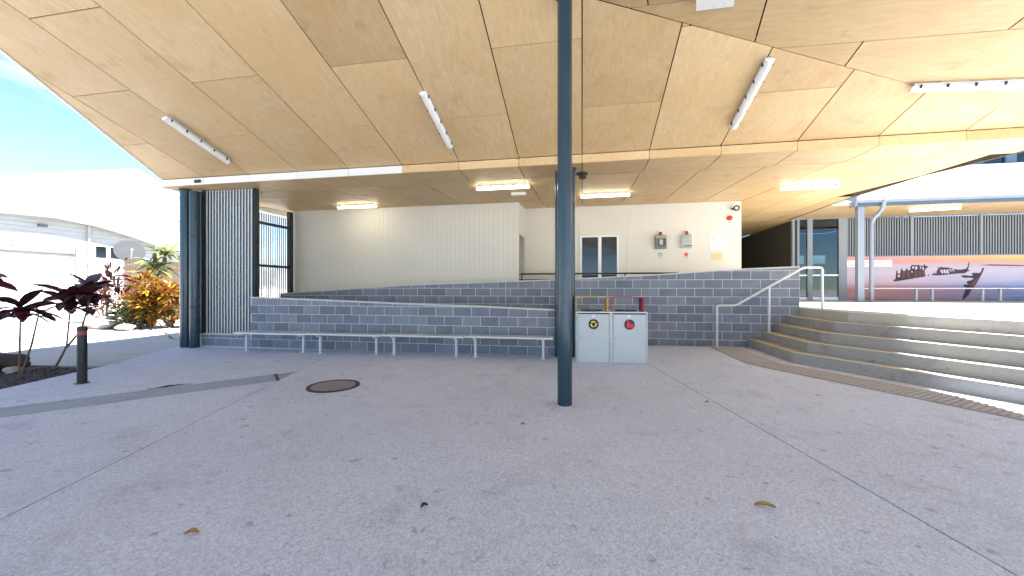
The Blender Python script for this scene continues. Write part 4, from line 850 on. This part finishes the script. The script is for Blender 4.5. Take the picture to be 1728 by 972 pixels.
vt = part('vent', G().loft([[(US+.02,25.1+.95*math.cos(t),7.65+1.0*math.sin(t)) for t in [PI*i/16 for i in range(17)]], [(US+.1,25.1+.95*math.cos(t),7.65+1.0*math.sin(t)) for t in [PI*i/16 for i in range(17)]]]), M['trim_shadow_grey'], shed, smooth=False)
for k in range(7):
    z = 7.68+k*.135; hw = .95*math.sqrt(max(.02,1-((z+.05-7.65)/1.0)**2)); part('vent_slat', G().box(US+.1,US+.19,25.1-hw,25.1+hw,z,z+.085), M['toned_white'], vt, smooth=False)
# brown slat fence, dish
fe = thing('timber_fence', 'brown vertical timber fence behind the bright garden plants', 'fence', (-19.4,14.5,0))
fm = mk(G().cbox(0,.02,0,.094,0,1.0,.004), 'fence_slat', M['brown_wood'], False)
for i in range(52):
    o = piece('fence_slat', fm, fe, (-19.4,13.32+i*.105,.0)); o.scale = (1,1,2.62+rnd.uniform(-.04,.04))
for z in (.5,2.2): part('rail', G().box(-19.46,-19.402,13.3,18.8,z,z+.08), M['brown_wood'], fe, smooth=False)
ds = thing('satellite_dish', 'grey mesh satellite dish on a pole by the garage windows', 'dish', (-19.8,13.6,0))
nd_ = Vector((.86,-.42,.35)).normalized(); c_ = Vector((-19.7,13.75,3.0)); a_ = nd_.cross(Vector((0,0,1))).normalized(); b_ = a_.cross(nd_).normalized()
part('reflector', G().loft([[tuple(c_+(a_*math.cos(2*PI*i/28)+b_*math.sin(2*PI*i/28))*r+nd_*d) for i in range(28)] for r, d in ((.52,.0),(.40,-.08),(.22,-.14),(.03,-.16),(.03,-.18),(.22,-.16),(.40,-.10),(.53,-.02))]), M['dish_grey'], ds)
part('feed_arm', G().tube([c_-b_*.48,c_-b_*.1+nd_*.42], .014, 6).cyl(0,0,0,.001,.001,3), M['galv'], ds) if False else part('feed_arm', G().tube([c_-b_*.48,c_-b_*.1+nd_*.42], .014, 6), M['galv'], ds)
part('feed_horn', G().tube([c_-b_*.1+nd_*.42,c_-b_*.08+nd_*.34], .035, 8), M['bright_white'], ds); part('pole', G().tube([(-19.8,13.8,0),(-19.8,13.8,2.9)], .035, 10), M['galv'], ds)

# ------------------------------------------------------------------ plants
def cordyline(label, base, stems, crowns, seed, L=(.30,.46), W_=(.13,.20), mat='maroon_leaf'):
    r = random.Random(seed); t = thing('cordyline', label, 'plant', base)
    for st in stems: part('stem', G().tube(st, [.018-.009*i/(len(st)-1) for i in range(len(st))], 8), M['bark'], t)
    for (cx, cy, cz, nl, sc) in crowns:
        for i in range(nl):
            a = i*2.4+r.uniform(-.3,.3); el = r.uniform(-.25,1.05)
            d = (math.cos(a)*math.cos(el), math.sin(a)*math.cos(el), math.sin(el)); gm = blade(G(), (cx,cy,cz+r.uniform(-.12,.06)*sc), d, r.uniform(*L)*sc, r.uniform(*W_)*sc, r.uniform(.5,1.3), roll=r.uniform(-.5,.5))
            part('leaf', gm, M[mat], t, fix=False)
cordyline('dark maroon leafy plant on two thin stems beside the log', (-8.95,4.70,gz(-9)-.03), [[(-8.95,4.70,-.1),(-8.98,4.72,.45),(-9.0,4.74,.98)],[(-8.93,4.71,-.05),(-8.8,4.76,.45),(-8.72,4.8,.95)]], [(-9.0,4.74,1.02,17,1.0),(-8.74,4.8,.98,8,.75)], 3)
cordyline('tall dark maroon leafy plant with forked stem just left of the bollard', (-9.35,5.35,gz(-9)-.03), [[(-9.35,5.35,-.1),(-9.18,5.36,.18),(-9.12,5.38,.32),(-9.10,5.4,.75),(-9.08,5.42,1.15)],[(-9.12,5.38,.3),(-8.85,5.42,.62),(-8.75,5.45,1.0),(-8.70,5.46,1.3)]], [(-9.1,5.4,1.18,17,1.08),(-8.72,5.46,1.32,19,1.12),(-8.8,5.44,1.0,8,.85)], 8)
cordyline('dark maroon leafy plant cut off by the left picture edge', (-9.75,4.45,gz(-9)-.03), [[(-9.75,4.45,-.1),(-9.6,4.45,.8),(-9.45,4.48,1.5)]], [(-9.42,4.5,1.52,15,1.1)], 12)
# log and pale stones in the bed
def rock(name, label, cat, c, s, seed, mat, amp=.16):
    r = random.Random(seed); bm = bmesh.new(); bmesh.ops.create_icosphere(bm, subdivisions=3, radius=1)
    ks = [(Vector((r.gauss(0,1),r.gauss(0,1),r.gauss(0,1))).normalized(), r.uniform(1.5,4), r.uniform(0,6)) for _ in range(9)]
    for v_ in bm.verts:
        d = 1+sum(amp/3*math.sin(k.dot(v_.co)*f_*2+p_) for k, f_, p_ in ks); co = v_.co*d; v_.co = Vector((c[0]+co.x*s[0], c[1]+co.y*s[1], c[2]+co.z*s[2]))
    gm = G(); bm.verts.index_update(); gm.add([v_.co[:] for v_ in bm.verts], [[v_.index for v_ in f_.verts] for f_ in bm.faces]); bm.free()
    return solo(name, gm, M[mat], label, cat, c)
rock('log', 'dark weathered log lying in the mulch bed', 'log', (-10.25,5.10,.07), (.62,.24,.15), 5, 'log')
rock('stone', 'pale stone lying in front of the dark log', 'stone', (-9.65,4.98,-.04), (.13,.09,.06), 6, 'boulder')
for i, (c, s, lb) in enumerate((((-17.5,11.3,.02),(.62,.4,.22),'large pale boulder at the driveway edge'),((-18.9,12.3,.05),(.5,.35,.25),'pale boulder at the driveway edge left of the large one'),((-15.6,10.75,.0),(.3,.22,.12),'small pale boulder at the driveway edge, nearest the columns'))):
    rock('boulder', lb, 'boulder', c, s, 20+i, 'boulder')
shrub('croton_bush', 'bright yellow and red croton bush right beside the left columns', (-14.9,11.75,-.08), 1.05,.85,1.95, 1700, 'croton_leaf', 31, (.16,.30))
shrub('croton_bush', 'red and orange croton bush in the middle of the sunlit garden', (-16.3,12.05,-.08), .9,.7,1.7, 1000, 'croton_leaf', 47, (.16,.30))
shrub('green_shrub', 'low green shrub at the left of the sunlit garden bed', (-17.2,11.95,-.08), .9,.7,1.05, 1200, 'green_leaf', 33, (.10,.2))
shrub('green_shrub', 'low pale green shrub under the croton bush', (-15.9,11.4,-.08), .8,.5,.8, 1000, 'dracaena_leaf', 34, (.08,.18))
shrub('red_shrub', 'reddish leafy shrub against the white garage wall', (-20.6,13.4,-.1), .7,.7,2.3, 420, 'red_leaf', 35, (.25,.45), .22, up=.5)
cordyline('tall variegated green and yellow plant above the croton bushes', (-17.0,12.75,0), [[(-17.0,12.75,-.05),(-17.02,12.77,1.4),(-16.98,12.75,2.4)],[(-17.0,12.75,.6),(-16.85,12.85,1.6),(-16.75,12.95,2.8)]], [(-17.0,12.75,2.25,20,1.9),(-16.75,12.95,2.8,20,1.7),(-16.95,12.75,1.7,12,1.8)], 41, (.38,.55), (.07,.12), 'dracaena_leaf')
cordyline('striped red and cream leafy plant in front of the timber fence', (-17.6,12.45,0), [[(-17.6,12.45,-.05),(-17.6,12.45,1.5)]], [(-17.6,12.45,1.6,16,1.9),(-17.3,12.45,1.2,12,1.7)], 44, (.38,.5), (.09,.13), 'red_leaf')

# ------------------------------------------------------------------ bollard, manhole, litter
t = thing('bollard_light', 'black bollard light with orange band at the edge of the paving', 'bollard', (-7.33,4.50,gz(-7.33)))
zb = gz(-7.33)
part('shaft', G().cyl(-7.33,4.50,zb,zb+.62,.056,24), M['black'], t); part('band', G().cyl(-7.33,4.50,zb+.72,zb+.78,.0565,24), M['band'], t); part('neck', G().cyl(-7.33,4.5,zb+.62,zb+.72,.0562,24), M['black'], t)
part('cap', G().cyl(-7.33,4.50,zb+.78,zb+.835,.058,24).cyl(-7.33,4.50,zb+.836,zb+.85,.05,24,.03), M['dark_steel'], t); part('foot_flange', G().cyl(-7.33,4.50,zb-.004,zb+.012,.085,24), M['black'], t)
mc = (-3.46,4.91); zb = gz(mc[0])+.012
t = thing('manhole_cover', 'round rusty manhole cover with studded grid in the paving', 'manhole cover', (mc[0],mc[1],zb))
part('frame', G().loft([[(mc[0]+r*math.cos(2*PI*i/48), mc[1]+r*math.sin(2*PI*i/48), zb+z) for i in range(48)] for r, z in ((.345,-.01),(.345,.006),(.318,.006),(.318,-.002),(.01,-.002))]), M['iron'], t)
stg = G()
for i in range(-9,10):
    for j in range(-9,10):
        x, y = i*.034+(.017 if j % 2 else 0), j*.034
        if math.hypot(x,y) < .30: stg.add([(mc[0]+x+dx*.011,mc[1]+y+dy*.011,zb-.002) for dx, dy in ((-1,0),(0,-1),(1,0),(0,1))]+[(mc[0]+x+dx*.007,mc[1]+y+dy*.007,zb+.007) for dx, dy in ((-1,0),(0,-1),(1,0),(0,1))], [(4,5,6,7),(0,1,5,4),(1,2,6,5),(2,3,7,6),(3,0,4,7)])
part('stud', stg, M['stud'], t, smooth=False, kind='stuff')
def litter(label, u, v, L, w, a, mat='dry_leaf', curl=.02):
    gm = G(); n = 7; z = gz(u)+.006; ca, sa = math.cos(a), math.sin(a); rows = []
    for i in range(n+1):
        s2_ = i/n; ww = w*math.sin(PI*min(.999,max(.02,s2_)))**.8; x = (s2_-.5)*L; h = curl*math.sin(PI*s2_)*.6
        for k in (-1,0,1): gm.v.append((u+x*ca-k*ww*sa, v+x*sa+k*ww*ca, z+h+abs(k)*curl*.7))
    for i in range(n):
        for k in (0,1): gm.f.append((i*3+k,i*3+k+1,i*3+k+4,i*3+k+3))
    solo('fallen_leaf', gm, M[mat], label, 'leaf', (u,v,gz(u)), fix=False)
litter('curled brown fallen leaf on the paving right of the control joint middle', 1.115, 2.63, .115, .020, -.12)
litter('pale brown fallen leaf on the paving at lower left', -2.15, 1.80, .07, .02, .4)
litter('tiny yellow fallen leaf on the paving left of the column foot', -.58, 3.80, .05, .012, .3)
litter('small dark dead leaf on the paving in the middle foreground', -.97, 2.27, .05, .016, .9, 'log')
litter('small curled leaf beside the long right control joint', 1.45, 4.88, .05, .014, .2)
tw = G(); r_ = random.Random(2)
for k in range(9):
    a = .80+r_.uniform(-.25,.25); s0 = r_.uniform(-.1,.12); x0, y0 = -5.87+s0*.7, 4.42+s0*.75
    L_ = r_.uniform(.12,.34); tw.tube([(x0,y0,gz(x0)+.008),(x0+L_*.5*math.cos(a),y0+L_*.5*math.sin(a),gz(x0)+r_.uniform(.01,.03)),(x0+L_*math.cos(a+.1),y0+L_*math.sin(a+.1),gz(x0)+.008)], [.004,.003,.0012], 5)
solo('fallen_twig', tw, M['log'], 'dry dark twig lying on the pale drain strip at left', 'twig', (-5.87,4.42,gz(-5.87)))
